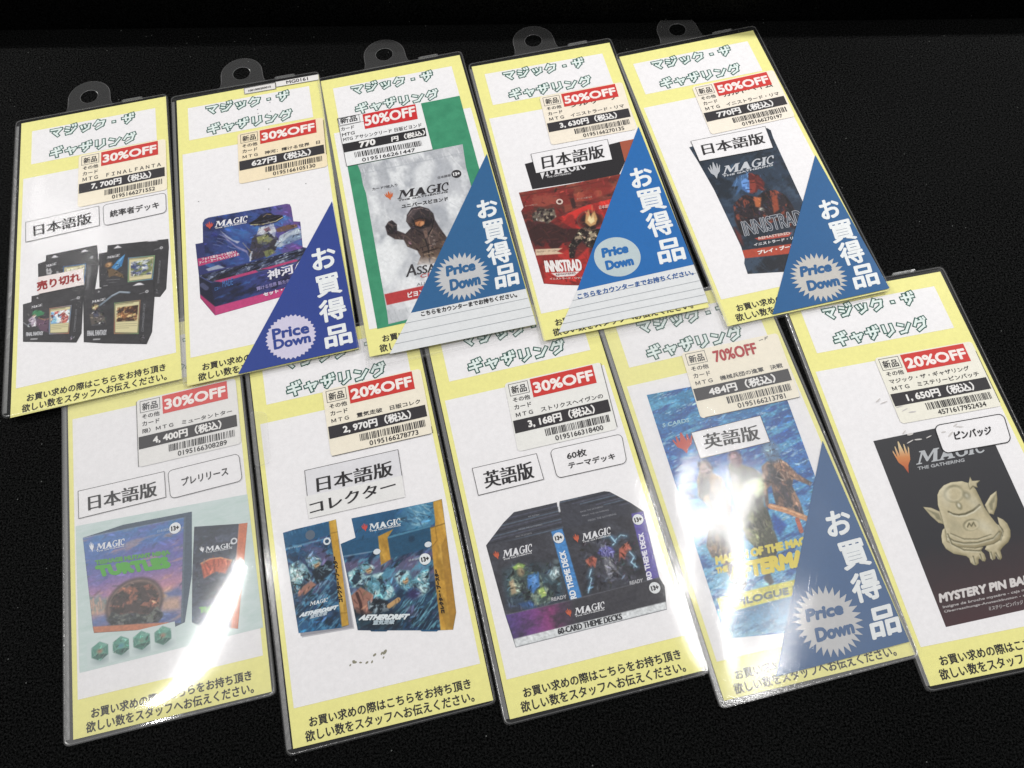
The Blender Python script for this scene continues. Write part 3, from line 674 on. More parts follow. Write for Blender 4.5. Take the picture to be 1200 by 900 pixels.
deck([(52.98,122.06),(58.31,122.1),(58.53,116.93),(96.76,121.15),(96.92,127.48),(93.97,158.33),(90.05,163.31),(85.97,162.33),(53.24,147.55)],
     [[(62.31,120.35),(67.39,120.85),(64.88,118.47)], [(83.14,120.16),(90.36,121.17),(87.46,118.57)]], [(58.25,127.47),(66.01,127.28),(58.27,125.61)],
     [(71.19,129.57),(88.02,131.77),(85.99,149.42),(70.64,147.94)], [(72.8,133.25),(86.52,133.78),(85.29,145.43),(72.55,144.18)], ['#6f93b8', '#8fb07a', '#cfd3d6', '#48537a', '#77804f'], fig1,
     side=[(89.76,153.33),(91.56,136.55),(88.62,152.86)], seed=3)
deck([(15.13,120.66),(19.97,119.77),(20.05,115.34),(51.92,115.01),(53.1,129.83),(50.58,148.7),(44.15,153.29),(16.1,143.6)],
     [[(23.05,118.24),(27.85,118.68),(25.54,116.46)], [(41.42,118.22),(47.08,118.75),(44.12,116.58)]], [(20.24,124.66),(26.67,124.16),(20.2,122.81)],
     [(30.72,126.47),(45.14,127.7),(44.14,142.37),(31.32,142.28)], [(32.25,128.89),(43.8,129.63),(43.3,135.31),(32.31,134.99)], ['#42699c', '#5f8fc0', '#E6DFC2', '#d8cfae', '#E6DFC2'], fig2,
     side=[(46.62,147.95),(48.15,129.14),(45.14,147.4)], seed=4)
deck([(6.82,148.77),(11.96,148.33),(11.84,144.06),(43.32,143.67),(43.65,148.43),(42.41,177.92),(39.38,183.58),(7.67,175.49)],
     [[(14.93,146.29),(16.18,146.98),(15.49,145.63)]], [(12.09,153.15),(18.61,152.86),(12.05,151.48)],
     [(22.9,155.54),(36.38,156.33),(34.92,176.33),(23.09,174.08)], [(23.93,158.41),(35.34,159.2),(34.77,168.51),(23.92,167.07)], ['#b07a5c', '#7a9ac0', '#7fb0dc', '#e8eef0', '#a84a40'], fig3,
     ft=[(9.57,172.18),(19.63,173.63),(9.49,169.62)], side=[(38.7,176.1),(39.91,160.1),(37.57,175.64)], seed=5, lv=4)
deck([(43.32,148.35),(55.71,148.34),(86.53,150.75),(86.59,163.46),(84.32,186.96),(80.86,194.56),(55.37,187.94),(43.78,184.35)],
     [[(73.72,151.27),(80.75,152.16),(77.67,149.43)], [(52.22,150.98),(53.54,151),(52.89,150.05)]], [(48.66,158.1),(56.86,157.81),(48.66,156.34)],
     [(62.16,161.03),(78.14,162.61),(76.27,186.45),(61.68,182.98)], [(63.57,164.78),(76.65,165.97),(75.71,176.84),(63.18,174.8)], ['#7f9a72', '#b0705c', '#8a5f3e', '#e0c08a', '#3a2620'], fig4,
     ft=[(45.94,180.65),(57.42,182.63),(45.95,177.07)], side=[(79.35,185.78),(81.08,166.05),(78.08,185.28)], seed=6, lv=4)
p = Print(7); p.poly([(15.63,130.98),(43.3,131.24),(44.14,143.37),(15.93,143.56)], '#F1E6E4', 7); b_ = p.build('sold_out_slip', c)
p = Print(8); p.text('売り切れ', [(15.46,141.07),(41.82,140),(15.05,134.57)], '#9C2A2C', 8, wt=.3); p.build('slip_text', b_)

# ================================================================== card: purple blue booster box
c = card('B', 'sleeved price card with navy triangle over a purple-blue booster box with magenta base', waves(8, .3))
price_label(c, [(40.59,65.67),(97.31,64.16),(42.81,42.79)], '30%OFF', OFFL('ＭＴＧ　神河：輝ける世界　日'), '627円（税込）', '0195166105130', paper='#F8E8C8', seed=3, cut=[((58.2, 2), (58.2, 32))])
p = Print(7); p.poly([(47.8,1.41),(70,1.09),(69.79,7.24),(47.87,7.18)], '#E9E6E4', 7); p.poly([(70.03,0.68),(100.35,0.58),(100.09,5.94),(70.39,5.52)], '#EDEAE8', 7)
p.line([(48.08,1.69),(69.96,1.49),(69.81,7.03),(48.19,6.85)], .25, BLK, 8, closed=True)
p.line([(70.3,1.16),(70.24,5.49),(99.81,5.67)], .25, BLK, 8)
b_ = p.build('code_slip', c)
p = Print(8); p.text('MG0161', [(77.68,4.36),(92.74,4.19),(77.64,1.44)], BLK, 8, wt=.1); p.text('1001000203015', [(51.02,5.47),(66.61,5.04),(50.99,3.81)], BLK, 8, wt=.1); p.build('slip_text', b_)
p = Paint([(14.18,109.93),(15.53,107.29),(18.04,106.44),(68.58,106.99),(70.45,107.98),(71.13,110.35),(71.5,121.75),(75.8,122.95),(75.46,142.68),(79.12,144.35),(70.3,155.05),(63.82,169.86),(59.9,175.96),(18.44,180.19),(10.11,165.93),(10,149.19),(8.88,125.18),(13.65,125.21)], '#2f356f', .36, 4)
lid = [(14.18,109.93),(15.53,107.29),(18.04,106.44),(68.58,106.99),(70.45,107.98),(71.13,110.35),(71.5,121.75),(75.8,122.95),(75.38,143.5),(46.09,146.45),(14.36,147),(14.48,126.14)]
p.clip(lid).fade(*[(14.7,121.39),(71.03,119.14)], [(0, '#283063'), (.35, '#2f4a8c'), (.6, '#39508f'), (.85, '#5a4f92'), (1, '#6a4a8a')]); p.cloud('#3f73b4', 14, 5, 25, .5, .7, .8); p.cloud('#1c2148', 10, 5, 40, .52, .7, .8); p.dabs(260, (1, 3.2), .22, ang=30)
p.lines(14, [(23.6,118.05),(35.16,129.26),(34.69,136.55),(18.81,143.37)], '#a9b2d4', 35, 12, (4, 9), .35, .7)
for pts, h in (([(24.81,119.94),(29.28,125.79),(34.1,132.2),(40.69,137.39),(42,143.45),(42.71,145.69),(40.16,138.85),(34.83,134.48),(28.79,126.74)], '#8a86b0'), ([(24.9,118.35),(32.65,127.62),(36.87,129.65),(35.06,130.83),(28.48,124.54)], '#b4b6cc'),
    ([(44.88,127.21),(50.28,125.23),(58.71,129.3),(62.17,134.89),(57.67,141.78),(54.03,144.09),(42.71,145.69),(41.2,140.13),(43.58,133.3)], '#3a3640'), ([(47.4,128.64),(53.6,127.59),(57.75,132.5),(52.96,135.65),(47.89,133.76)], '#85875a'), ([(50.87,140.24),(56.1,139.85),(58.61,143.04),(52.19,145.45)], '#74784f'),
    ([(58,137.86),(62.07,130.92),(67.53,128.63),(73.77,127.58),(75.41,128.82),(75.66,135.31),(66.68,138.04),(61.32,139.67)], '#b4bfcc'), ([(62.46,136.55),(68.96,132.17),(75.53,132.07),(75.61,135.83),(66.63,138.56)], '#7f92ae'),
    ([(47.5,127.27),(49.5,121.6),(54.1,121.24),(58.72,120.67),(60,126.37),(58.71,131.44),(55.43,126.62),(51.85,127.52)], '#cfd2da'), ([(52.16,123.5),(55.76,122.38),(56.84,125.43),(53.7,126.22)], '#8b5f62'), ([(59.94,125.06),(66.23,123.48),(73.61,124.62),(73.41,126.74),(66.69,128.12),(60.56,128.11)], '#6b5044'),
    ([(43.14,117.11),(48.44,114.5),(51.29,111.87),(54.01,111.06),(57.51,111.64),(59.96,114.19),(64.77,114.96),(65.71,117.37),(60.35,120.18),(52.38,120.74),(45.46,119.16)], '#16141c')): p.shape(pts, h, .6)
p.stroke([(44.46,118.38),(52.47,119.57),(60.43,119.11),(65.03,116.99)], .55, '#d9cf9e'); p.stroke([(52.9,113.88),(55.25,112.23),(57.81,113.36)], .5, '#c9a45a', .8); p.stroke([(46.47,117.32),(54.43,116.97),(63.37,115.74)], .5, '#4a4552', .8)
p.stroke([(42.2,145.57),(42.86,141.03),(43.69,139.13)], .9, '#d4d6e0'); p.stroke([(38.52,131.09),(43.92,140.75)], .5, '#c9b48a', .7)
p.lines(26, [(47.5,127.27),(49.74,120.78),(59.41,120.83),(59.56,131.63)], '#8f93a6', 70, 30, (1.5, 4), .25, .7); p.lines(20, [(43.58,133.3),(58.67,129.82),(57.67,141.78),(42.71,145.69)], '#15141a', 60, 50, (2, 5), .35, .8); p.lines(14, [(58.87,137.84),(67.53,128.63),(76.32,128.49),(75.18,135.73)], '#55627c', -25, 15, (2, 7), .3, .8)
p.dabs(200, (.6, 1.8), .3, region=[(42.97,117.07),(66.12,114.72),(76.37,127.96),(74.7,136.15),(54.03,144.09),(41.01,145.3)]); p.lines(20, [(44.32,147.09),(75.56,136.35),(75.41,143.19),(46.09,146.45)], '#7f6fa8', -25, 20, (3, 8), .4, .6); p.clip(None)
wing = [(8.88,125.18),(14.34,125.36),(14.36,147),(9.99,149.39)]; p.shape(wing, '#2e3468'); p.cloud('#46508c', 5, 3, 10, .5, .7, .4)
row = [(10,149.19),(40.03,147.15),(75.4,143.3),(79.12,144.35),(70.3,155.05),(19.39,157)]; p.clip(row).shape(row, '#20243c'); p.cloud('#525c7c', 6, 1.4, -14, .45, .6, .9); p.cloud('#a4aec2', 3, 1.0, -14, .58, .68, .9); p.cloud('#11131f', 8, 1.6, -14, .5, .6, .8); p.dabs(160, (.6, 1.8), .4, ang=-14); p.clip(None)
fr_ = [(16.9,156.03),(73.04,153.4),(63.82,169.86),(18.51,174.05)]; p.clip(fr_).fade(*[(17.79,163.48),(64.89,157.93)], [(0, '#1b2142'), (.4, '#2b3a72'), (.7, '#3a3f7c'), (1, '#3d3a74')]); p.cloud('#3f6fb4', 9, 3, -14, .55, .75, .7); p.cloud('#14172e', 9, 4, -14, .5, .75, .8); p.dabs(90, (.8, 2.4), .25, ang=-14); p.clip(None)
p.shape([(9.98,149.59),(17.15,156.09),(18.75,174.1),(10.22,163.27)], '#181b33'); p.stroke([(11.79,156.6),(14.18,159.66)], 3.0, '#5a5e80', .7); p.stroke([(9.98,149.59),(17.15,156.09),(73.9,153.39)], .5, '#55608c', .8)
p.shape([(18.51,174.05),(63.82,169.86),(59.9,175.96),(18.44,180.19)], '#C3427C'); p.shape([(10.07,163.04),(18.76,173.91),(18.44,180.19),(10.11,165.93)], '#A93468'); p.shape([(9.69,136.63),(33.86,136.15),(36.03,140),(10.12,142.43)], '#B93E70')
p.shape([(19.04,155.51),(44.91,153.2),(46.49,154.99),(23.62,157.25)], '#B94074'); p.shape([(47.3,153.23),(70.26,150.91),(71.85,152.3),(53.21,154.26)], '#B94074'); p.shape([(14.43,145.47),(22.2,144.14),(26.31,147.14),(16.05,147.38)], '#b9bcc8', .5, .8); p.grain(.06, 1.2)
pic = p.build('booster_box_picture', c, 2)
p = Print(5); wordmark(p, [(21.56,115.2),(42.04,115.22),(22.41,110.72)], '#ECEBF0', 5, sub=.06); flame(p, [(16.01,115.77),(21.07,116.17),(15.92,110.33)], '#C5544B', 5)
p.text('神河', [(52.22,162.4),(68.23,160.74),(52.09,155.55)], '#E8E6EE', 6, shift=(-.3, -.15, 0, .15, .3)); p.text('輝ける世界 新たな', [(44.88,168.59),(65.35,166.98),(44.67,165.74)], '#8e86b8', 6, wt=.1)
p.text('セット・ブースター', [(48.73,173.44),(77.29,170.89),(48.51,170.91)], '#F0E4EC', 6, wt=.2)
p.text('フォイル版カード１枚封入！', [(12.6,138.85),(33.74,137.91),(12.44,136.73)], '#F0E2EA', 5, wt=.06); p.text('アート・カードも入っています', [(10.77,141.34),(35.76,140.15),(10.61,139.23)], '#F0E2EA', 5, wt=.06)
p.text('MADE', [(24.23,161.42),(30.61,160.85),(24.26,156.38)], '#4c78b8', 6); p.text('ロ', [(19.34,162.83),(21.21,162.65),(19.29,160.61)], '#4c78b8', 6)
p.build('box_lettering', pic)
sale_triangle(c, '#2E4593', [(97.51,111.96),(101.3,220.91),(29.79,222.94)], [[(80.69,162.12),(94.94,161.28),(80.49,146.8)], [(81.19,181.85),(95.91,180.76),(80.42,167.38)], [(81.25,199.94),(96.69,198.82),(80.96,185.24)], [(82.35,217.42),(97.79,216.72),(82.13,203.93)]],
    [(62.39,205.08)][0], 15.2, [(51.99,204.71),(73.27,204.66),(51.89,197.92)], [(52.21,211.44),(73.54,211.01),(52.19,205.5)], '#D5D0E6', spikes=34, depth=.09, pw=.4)

p = Print(4)
for x, y in [(55.83,22.81),(64.78,18.28),(64.57,26.47),(56.01,26.45),(62.03,28.26),(82.32,93.73),(58.08,92.64),(12.36,92.3)]: p.ell((x, y), .38, .3, '#3a3a3c', 4, n=8)
p.build('scuff', c)

# ================================================================== card: green backing, silver pack
c = card('C', 'sleeved price card with green backing, silver foil pack and wide grey-white ruled strip', waves(5, .25))
f = frame(((0, 0), (58, 0), (0, 42)), [(6.51,37.19),(64.28,37.62),(6.91,79.32)])
fr = lambda x0, x1, yb, yt: [f(x0, yb), f(x1, yb), f(x0, yt)]
p = Print(7); q = [f(0, 0), f(58, 0), f(58, 42), f(0, 42)]; p.poly(q, '#F0F0F1', 7); p.line([f(58, 42), f(0, 42), f(0, 0), f(16, 0)], .3, BLK, 8)
b_ = p.build('price_label', c)
p = Print(8); p.line([(6.89,37.69),(21.23,37.44),(21.3,43.99),(7.39,43.73)], .3, BLK, 8, closed=True); p.line([(6.68,44.53),(24.27,44.17)], .25, BLK, 8)
p.text('新品', [(8.01,42.52),(19.59,42.36),(8.25,37.64)], BLK, 8, wt=.12); p.text('カード', [(7.57,48.86),(16.38,48.8),(7.85,45.81)], BLK, 8, wt=.07)
p.text('MTG', [(7.48,53.69),(16.12,53.6),(7.71,51.03)], BLK, 8, wt=.06); p.text('MTG アサシンクリード 日版ビヨンド', [(7.73,58.19),(61.14,58.83),(7.92,54.77)], BLK, 8, wt=.06); p.build('label_text', b_)
p = Print(9); p.poly([(23.73,37.89),(60.4,38.02),(59.79,51.41),(23.52,51.04)], '#D02B2F', 9); p.text('50%OFF', [(24.36,48.52),(58.72,48.17),(24.86,40.37)], '#F6F1EF', 10, wt=.38); p.build('discount_flag', b_)
p = Print(9); p.poly([(6.87,60.07),(63.15,60.13),(62.84,67.42),(6.99,67.53)], '#242226', 9); p.text('770', [(17.83,65.95),(28.18,65.95),(18.1,61.24)], '#F4F2F0', 10, wt=.35)
p.text('円（税込）', [(39.34,66.54),(62.02,66.24),(39.77,62.23)], '#F4F2F0', 10, wt=.2); p.build('price_band', b_)
g2 = frame(((0, 0), (40, 0), (0, 5)), [(13.4,68.99),(58.43,70.31),(13.46,73.53)])
p = Print(9); barcode(p, g2, 0, 40, 0, 5, 9, 4, '#1e1c20'); p.text('0195166261447', [(17.59,78.15),(53.07,78.64),(17.75,75.2)], BLK, 9, wt=.06); p.build('barcode', b_)
p = Print(2); (gx1, gy0), (gx0, gy1) = [(91.44,38.01)] + [(7.32,204.42)]
p.rect(gx0, gy0, gx1, gy1, art('green_backing', [(.35, '#378b68'), (.65, '#429a74')], 12, .3), 2); bk = p.build('green_backing', c)
p = Print(3)
bag = [(15.16,86.42)] + [(14.12,79.81),(84.93,80.15),(83.27,99.25),(83.57,146.16),(84.34,188.73),(60.33,208.5)] + [(41.16,202.36),(25.95,202.42),(14.33,202.85),(14.9,193.3),(14.96,181.4),(15.96,103.83),(15.11,97.14)]
p = Paint(bag, '#c9cbd0', .36, 6); p.fade(*[(52.04,78.95),(33.11,204.53)], [(0, '#c2c4c9'), (.12, '#b4b7bd'), (.3, '#c6c8cd'), (.55, '#d6d8db'), (.8, '#e2e3e6'), (1, '#d3d5d9')])
p.cloud('#a3a7af', 16, 22, 15, .5, .72, .75); p.cloud('#eceef0', 12, 20, -10, .52, .7, .85); p.shape([(49.41,93.6),(60.84,83.79),(65.28,94.3),(52.4,113.44),(46.98,107.13)], '#dfe1e4', 4, .9); p.shape([(62.1,93.48),(68.46,91.72),(68.5,111.81),(59.41,111.13)], '#b2b5bc', 5, .6)
p.shape([(12.7,149.86),(24.36,140.52),(31.08,160.54),(19.09,179.68),(15.5,171.48)], '#eceef0', 4, .8); p.lines(36, [(14.49,80.92),(84.73,81.14),(83.82,88.84),(14.09,87.07)], '#9a9ea6', 80, 6, (3, 5), .3, .5); p.lines(30, [(14.49,80.92),(84.73,81.14),(83.82,88.84),(14.09,87.07)], '#eff0f2', 80, 6, (3, 5), .3, .7)
p.stroke([(14.02,87.56),(50.51,87.45),(84.92,87.41)], .6, '#a9adb4', .7, .8); p.lines(16, bag, '#a4a8b0', 70, 40, (5, 14), .5, .35); p.lines(16, bag, '#f4f5f6', 75, 40, (5, 16), .6, .5)
# a generic cloaked figure
cl = [(37.58,132.14),(38.96,127.26),(42.61,122.76),(48.08,122.71),(53.18,126.09),(55.36,130.32),(55.52,135.59),(56.94,140.98),(60.45,151.19),(55.06,160.54),(49.82,166.75),(46.74,167.77),(38.7,165.75),(41.79,160.52),(40.53,155.66),(34.99,151.21),(33.68,145.66),(28.29,143.68),(24.31,139.27),(23.95,132.94),(26.4,129.78),(28.82,129.13),(31.27,132.91),(30.7,137.77),(35.43,141.46),(39.48,138.12)]
p.shape(cl, '#352d2f', .6); p.clip(cl, .7)
p.fade(*[(48.05,122.86),(44.99,167.03)], [(0, '#2f292e'), (.35, '#3a3032'), (.6, '#4a3b36'), (.85, '#6a5548'), (1, '#a08a78')], .9)
p.shape([(39.2,127.33),(44.1,123.14),(49.18,123.79),(45.95,125.85),(41.33,129.93),(39.4,134.97),(37.83,132.21)], '#5a4e50', 1.5, .8); p.shape([(42.46,132.28),(46.49,131.4),(50.33,133.01),(53.46,136.96),(50.27,140.23),(44.95,139.82),(41.54,137.39)], '#1b171b', 1.0)
p.shape([(42.84,133.01),(46.27,132.61),(49.36,134.03),(48.26,137.21),(45.47,138.39),(42.74,136.44)], '#b8784e', .6); p.shape([(42.84,133.01),(46.32,132.31),(49.51,133.91),(49.04,135.05),(46.05,133.82),(42.84,134.42)], '#4c3128', .6); p.shape([(46.26,135.45),(48.46,134.74),(48.01,137.15),(46.01,138.21)], '#d39a6e', .8, .8)
p.shape([(48.29,139.1),(53.94,141.16),(55.79,146.92),(53.16,153.96),(48.36,155.81),(47.3,147.87)], '#574744', 1.4, .8); p.shape([(39.96,139.03),(46.17,140.13),(46.33,147.62),(41.62,151.05),(36.06,146.57)], '#3c2f30', 1.4, .8); p.stroke([(41.32,138.59),(46.63,144.61),(47.39,155.56),(46.46,165.91)], .8, '#1f1a1d', .9); p.stroke([(52.97,141.54),(49.13,148.33),(48.42,158.86)], .6, '#8a7468', .8)
p.shape([(24.37,132.73),(28.77,129.44),(31.22,133.21),(30.26,137.35),(27.05,139.65),(24.7,138.44)], '#241e22', 1); p.stroke([(26.3,130.39),(28.8,133.07),(31.17,133.51)], .5, '#6a5c5c', .8); p.lines(10, [(24.87,129.71),(28.82,129.13),(30.97,133.15),(29.4,137.13),(25.35,136.11)], '#85716a', 60, 25, (1.6, 3), .3, .9); p.stroke([(29.46,129.93),(31.01,128.42),(31.64,129.22)], .8, '#2b2428'); p.stroke([(27.19,129.67),(27.79,127.61)], .8, '#2b2428'); p.stroke([(28.25,129.46),(29.38,127.37)], .8, '#2b2428'); p.stroke([(30.77,134.35),(33.49,133.47)], .8, '#2b2428'); p.stroke([(30.12,140.43),(35.61,143.37),(40.41,150.74)], .6, '#6b584f', .8); p.stroke([(42.3,154.28),(50.12,153.2),(55.54,151.49)], .6, '#271f20', .9)
for k in range(3): p.blob([(51.18,147.61),(52.14,150.63),(50.85,153.38)][k], 1.1, 1.1, '#8f8078', .7, a=.8)
p.lines(40, cl, '#171316', 70, 45, (2, 6), .4, .8); p.lines(34, cl, '#94796a', 65, 45, (1.5, 5), .3, .7); p.stroke([(39.24,128.61),(42.83,124.42),(48.45,124.25),(53.07,127.34)], .7, '#7d6e6e', .9); p.stroke([(54.48,135.64),(52.6,141.45),(49.32,145.29)], .7, '#100d10', .9); p.shape([(46.71,140.73),(48.93,140.52),(49.04,146.76),(46.76,148.04)], '#7d6459', 1, .9); p.stroke([(44.19,157.8),(49.96,157.43),(53.2,157.03)], 1.2, '#2a1f1c', .9); p.stroke([(44.11,159.59),(49.69,159.49)], .5, '#b09a80', .8); p.dabs(240, (.6, 2.0), .3, region=cl, ang=65); p.clip(None)
p.shape([(39.27,162.6),(49.13,165.08),(46.82,171.96),(37.02,169.5)], '#d9dadd', 6, .7)
p.shape([(15.33,181.84),(42.14,181.64),(37.71,189.66),(15.49,189.73)], '#B83A3C'); p.shape([(14.91,194.99),(29.45,194.9),(23.7,202.86),(14.47,202.89)], '#c9ccd0', 2, .8); p.lines(14, [(14.91,194.99),(29.45,194.9),(23.7,202.86),(14.47,202.89)], '#a9adb3', 80, 6, (2, 4), .3, .6); p.grain(.05, 1.5)
pic = p.build('foil_pack_picture', c, 3)
p = Print(5); wordmark(p, [(35.06,113.74),(67.88,114.93),(36.69,107.3)], '#2c2a2e', 5, sub=.06); flame(p, [(27.6,113.13),(33.29,113.45),(27.37,106.56)], '#CC6A3C', 5)
p.text('ユニバースビヨンド', [(36.58,121.55),(66.6,122.75),(36.82,118.71)], BLK, 5, wt=.14); p.text('カード7枚入り', [(20.32,103.12),(36.81,103.54),(20.42,100.84)], '#55555a', 5, wt=.06)
p.text('日本語版', [(63.47,104.4),(72.12,104.28),(63.71,102.46)], '#6b6b70', 5, wt=.05); age_mark(p, [(76.04,103.28)][0], 3.3, '#E8E8EA', '#2b292c', 4)
p.text('A', [(30.14,173.09),(36.59,173.24),(31.99,164.66)], '#3c3a3e', 5, shift=(0, .2, .4)); p.text('SSASSIN\'S', [(37.12,173.08),(67.51,173.89),(37.96,167.06)], '#3c3a3e', 5, shift=(0, .2, .4))
p.text('CREED', [(38.73,175.84),(56.99,176.29),(39.2,173.3)], '#B84A48', 5, wt=.06); p.text('ALL-NEW', [(35.55,181.04),(50.97,181.54),(35.93,178.94)], '#77777c', 5)
p.text('ビヨンド・ブースター', [(28.96,187.81),(64.57,187.77),(29.35,183.97)], '#F3EAEA', 5, wt=.16)
p.build('pack_lettering', pic)
sale_triangle(c, '#2C6394', [(98.81,92.34),(99.6,199.13),(28.76,198.77)], [[(83.01,141.94),(95.7,141.78),(83.94,128.89)], [(82.94,161.33),(96.66,161.15),(83.82,145.33)], [(82.36,177.7),(96.26,177.29),(82.63,162.71)], [(82.55,194.86),(96.4,194.53),(84.11,179.91)]],
    [(63.75,180.96)][0], 17.2, [(54.98,178.76),(72.48,178.4),(55.85,172.11)], [(55.37,189.44),(73.46,189.13),(56.09,182.18)], '#C6C7C9', spikes=30, depth=.24,
    foot=[(98.81,92.34),(99.6,199.13),(99.89,224.44),(11.71,222.89),(28.76,198.77)], foot_text='こちらをカウンターまでお持ちください。', foot_box=[(34.57,202.73),(93.24,203.53),(34.74,199.42)], foot_ink=BLK,
    rules=[[(24.2,204.97),(99.16,205.86)], [(20.1,211.2),(99.67,212.24)], [(15.93,217.17),(99.98,218.17)]])

# ================================================================== card: red booster box
c = card('D', 'sleeved price card with red booster box, bright blue triangle and plain oval price badge', waves(11, .25))
price_label(c, [(38.89,63.14),(95.47,63.36),(41.26,40.37)], '50%OFF', OFFL('ＭＴＧ　イニストラード・リマ'), '3, 630円（税込）', '0195166270135', paper='#F7EDDC', seed=5, under='ウルザ　ア')
word_box(c, 'language_slip', [(22.67,85.85),(74.73,85.77),(73.47,102.89),(22.31,102)], [('日本語版', [(27.6,100),(69.09,99.97),(28.97,89.25)])])
p = Print(2); p.poly([(16.95,92.64),(21.78,92.25),(73.77,90.22),(82.18,89.56),(81.47,106.02),(74.1,116.32),(17.18,113.79)], '#232024', 2); p.poly([(82.18,89.56),(93.23,89.53),(81.53,107.6),(81,105.91)], '#A9573F', 2); p.build('box_lid_picture', c)
out = [(8.12,114.32),(40.97,115.46),(74.34,115.46),(85.5,115.55),(57.94,157.19),(32.3,191.51),(19.27,188.15),(8.03,184.41),(7.69,163.52),(6.33,128.8),(8.46,126.36)]
p = Paint(out, '#6e332c', .36, 9); p.fade(*[(41.15,114.74),(19.27,188.15)], [(0, '#8a4636'), (.15, '#7a3a2f'), (.35, '#4f2a28'), (.6, '#5a2a28'), (.8, '#a3302c'), (1, '#8e2b28')]); p.cloud('#3a2122', 12, 6, 30, .48, .66, .8); p.cloud('#a8483a', 10, 4, -12, .55, .7, .7)
p.shape([(9.64,118.45),(24.27,118.53),(33.3,121.62),(32.59,126.99),(21.82,128.84),(9.77,125.93)], '#96463a', 1.2); p.shape([(40.66,124),(56.44,122.25),(70.68,124.19),(65.86,128.3),(50.5,130.87),(41.03,129.77)], '#a34c3c', 1.2); p.shape([(34.2,123.94),(38.35,123.44),(38.47,135.08),(33.51,136.53)], '#8a4234', .8); p.shape([(38.78,121.74),(41.84,121.73),(41.34,134.29),(38.7,135.13)], '#3c2222', .8)
p.stroke([(8.29,114.66),(40.9,115.75),(75.5,115.74)], 1.6, '#9c5a44', .9); p.stroke([(8.47,117.11),(40.29,118.18),(74.78,118.33)], .6, '#4a2622', .9)
p.shape([(26.72,139.57),(47.18,134.22),(68.3,132.78),(51.2,155.57),(37.69,152.33)], '#D2352F', .6); p.shape([(13.26,164.85),(19.31,159.29),(25.89,156.62),(28.71,164.35),(30.05,173.02),(41.65,164.63),(33.39,191.77),(8.58,184.54)], '#B8322E', 1.5); p.cloud('#7d2624', 9, 9, 0, .5, .62, .7)
w_ = [(7.22,145.01),(13.01,140.64),(22.42,141.45),(29.18,148.13),(38.78,150.44),(35.98,159.04),(26.68,158.23),(19.14,164.86),(16.11,152.86),(9.24,156.88)]; p.shape(w_, '#3a2020', 1); p.lines(18, w_, '#6f3a32', 30, 50, (3, 8), .4, .7)
bt = [(12.34,133.18),(18.21,128.71),(23.04,131.35),(27.38,130.92),(27.06,138.2),(20.39,142.41),(18.04,139.67),(12.36,138.3)]; p.shape(bt, '#6f6459', 1); p.clip(bt, 1); p.cloud('#b0a48e', 3, 2, 0, .5, .6, .9); p.cloud('#2a2020', 2.5, 3, 0, .52, .6, .9); p.dabs(80, (.5, 1.6), .4, region=bt); p.clip(None)
fg = [(27.78,170.4),(29.37,161.7),(34.12,156.04),(38.6,151.11),(45.58,149.62),(50.79,152.6),(55.69,156.65),(47.63,168.87),(43.53,166.49),(40.36,165.03),(38.15,159.84),(33.89,163.48),(30.55,171.06)]; p.shape(fg, '#2a2020', .8); p.clip(fg, .8); p.cloud('#a89880', 3, 2.2, 40, .52, .62, .9); p.cloud('#15100f', 2.5, 2.5, 0, .5, .6, .8); p.dabs(140, (.5, 1.8), .4, region=fg); p.clip(None)
p.blob([(47.26,145.97)][0], 9.6, 8.8, '#2a1a1a', .5); p.stroke([([(47.26,145.97)][0][0] + 8.2 * math.cos(t / 3), [(47.26,145.97)][0][1] + 7.4 * math.sin(t / 3)) for t in range(-1, 16)], .7, '#6a4a40', .8); p.shape([(43.66,146.85),(45.61,141.2),(48.29,137.44),(48.28,143.01),(51.64,139.43),(52.16,145.7),(49.75,149.76),(45.93,150.57)], '#c79a66', 1.0); p.shape([(45.68,145.59),(47.66,141.7),(48.64,144.85),(50.16,142.3),(49.8,147.31),(47,148.81)], '#efd9a4', .8); p.stroke([(51.19,135.19),(49.71,142.19)], .7, '#d9a06a', .6, 1.2)
p.lines(12, [(7.77,173.21),(38.48,172.26),(32.36,191.26),(8.58,184.54)], '#3a1616', 60, 30, (4, 10), .6, .7); p.dabs(260, (.8, 2.8), .2)
p.shape([(8.49,159.09),(25.13,162.09),(21.54,163.75),(24.71,166.19),(7.92,163.57)], '#d8bfa4', .6); p.shape([(14.14,178.28),(31.29,181),(27.43,183.35),(17.14,181.71)], '#EDE6E4', .5); p.grain(.06, 1.3); pic = p.build('red_box_picture', c, 3)
p = Print(6); wordmark(p, [(27.93,105.71),(54.52,106),(28.92,96.34)], '#E4E2E4', 5); p.poly([(25.01,102.38),(28.11,102.36),(25.33,107.84)], '#E4E2E4', 5)
p.text('THE GATHERING', [(28.4,107.36),(44.36,107.86),(28.56,106.17)], '#CFCDCF', 5, wt=.05)
p.text('INNISTRAD', [(11.35,176.8),(32.97,180.85),(12.1,168.73)], '#F1ECEA', 6, wt=.3); p.text('REMASTERED', [(16.7,180.66),(28.6,182.4),(16.8,179.32)], '#6e2624', 7)
p.text('イニストラード・リマスター', [(12.26,182.72),(35.7,187.34),(12.35,181.39)], '#E6CFC8', 6, wt=.06); p.text('コレクター・ブースター', [(8.71,161.67),(21.76,163.8),(9.02,160.34)], '#6a4a3c', 7)
p.text('カード15枚入り', [(9.33,126.27),(17.46,126.75),(9.58,125.15)], '#caa79a', 6); p.text('カード15枚入り', [(42.69,128.98),(52.73,129.32),(43.05,127.57)], '#caa79a', 6); p.text('日本語版', [(55.02,139.07),(62.8,139.47),(55.45,136.52)], '#f0d8d0', 6)
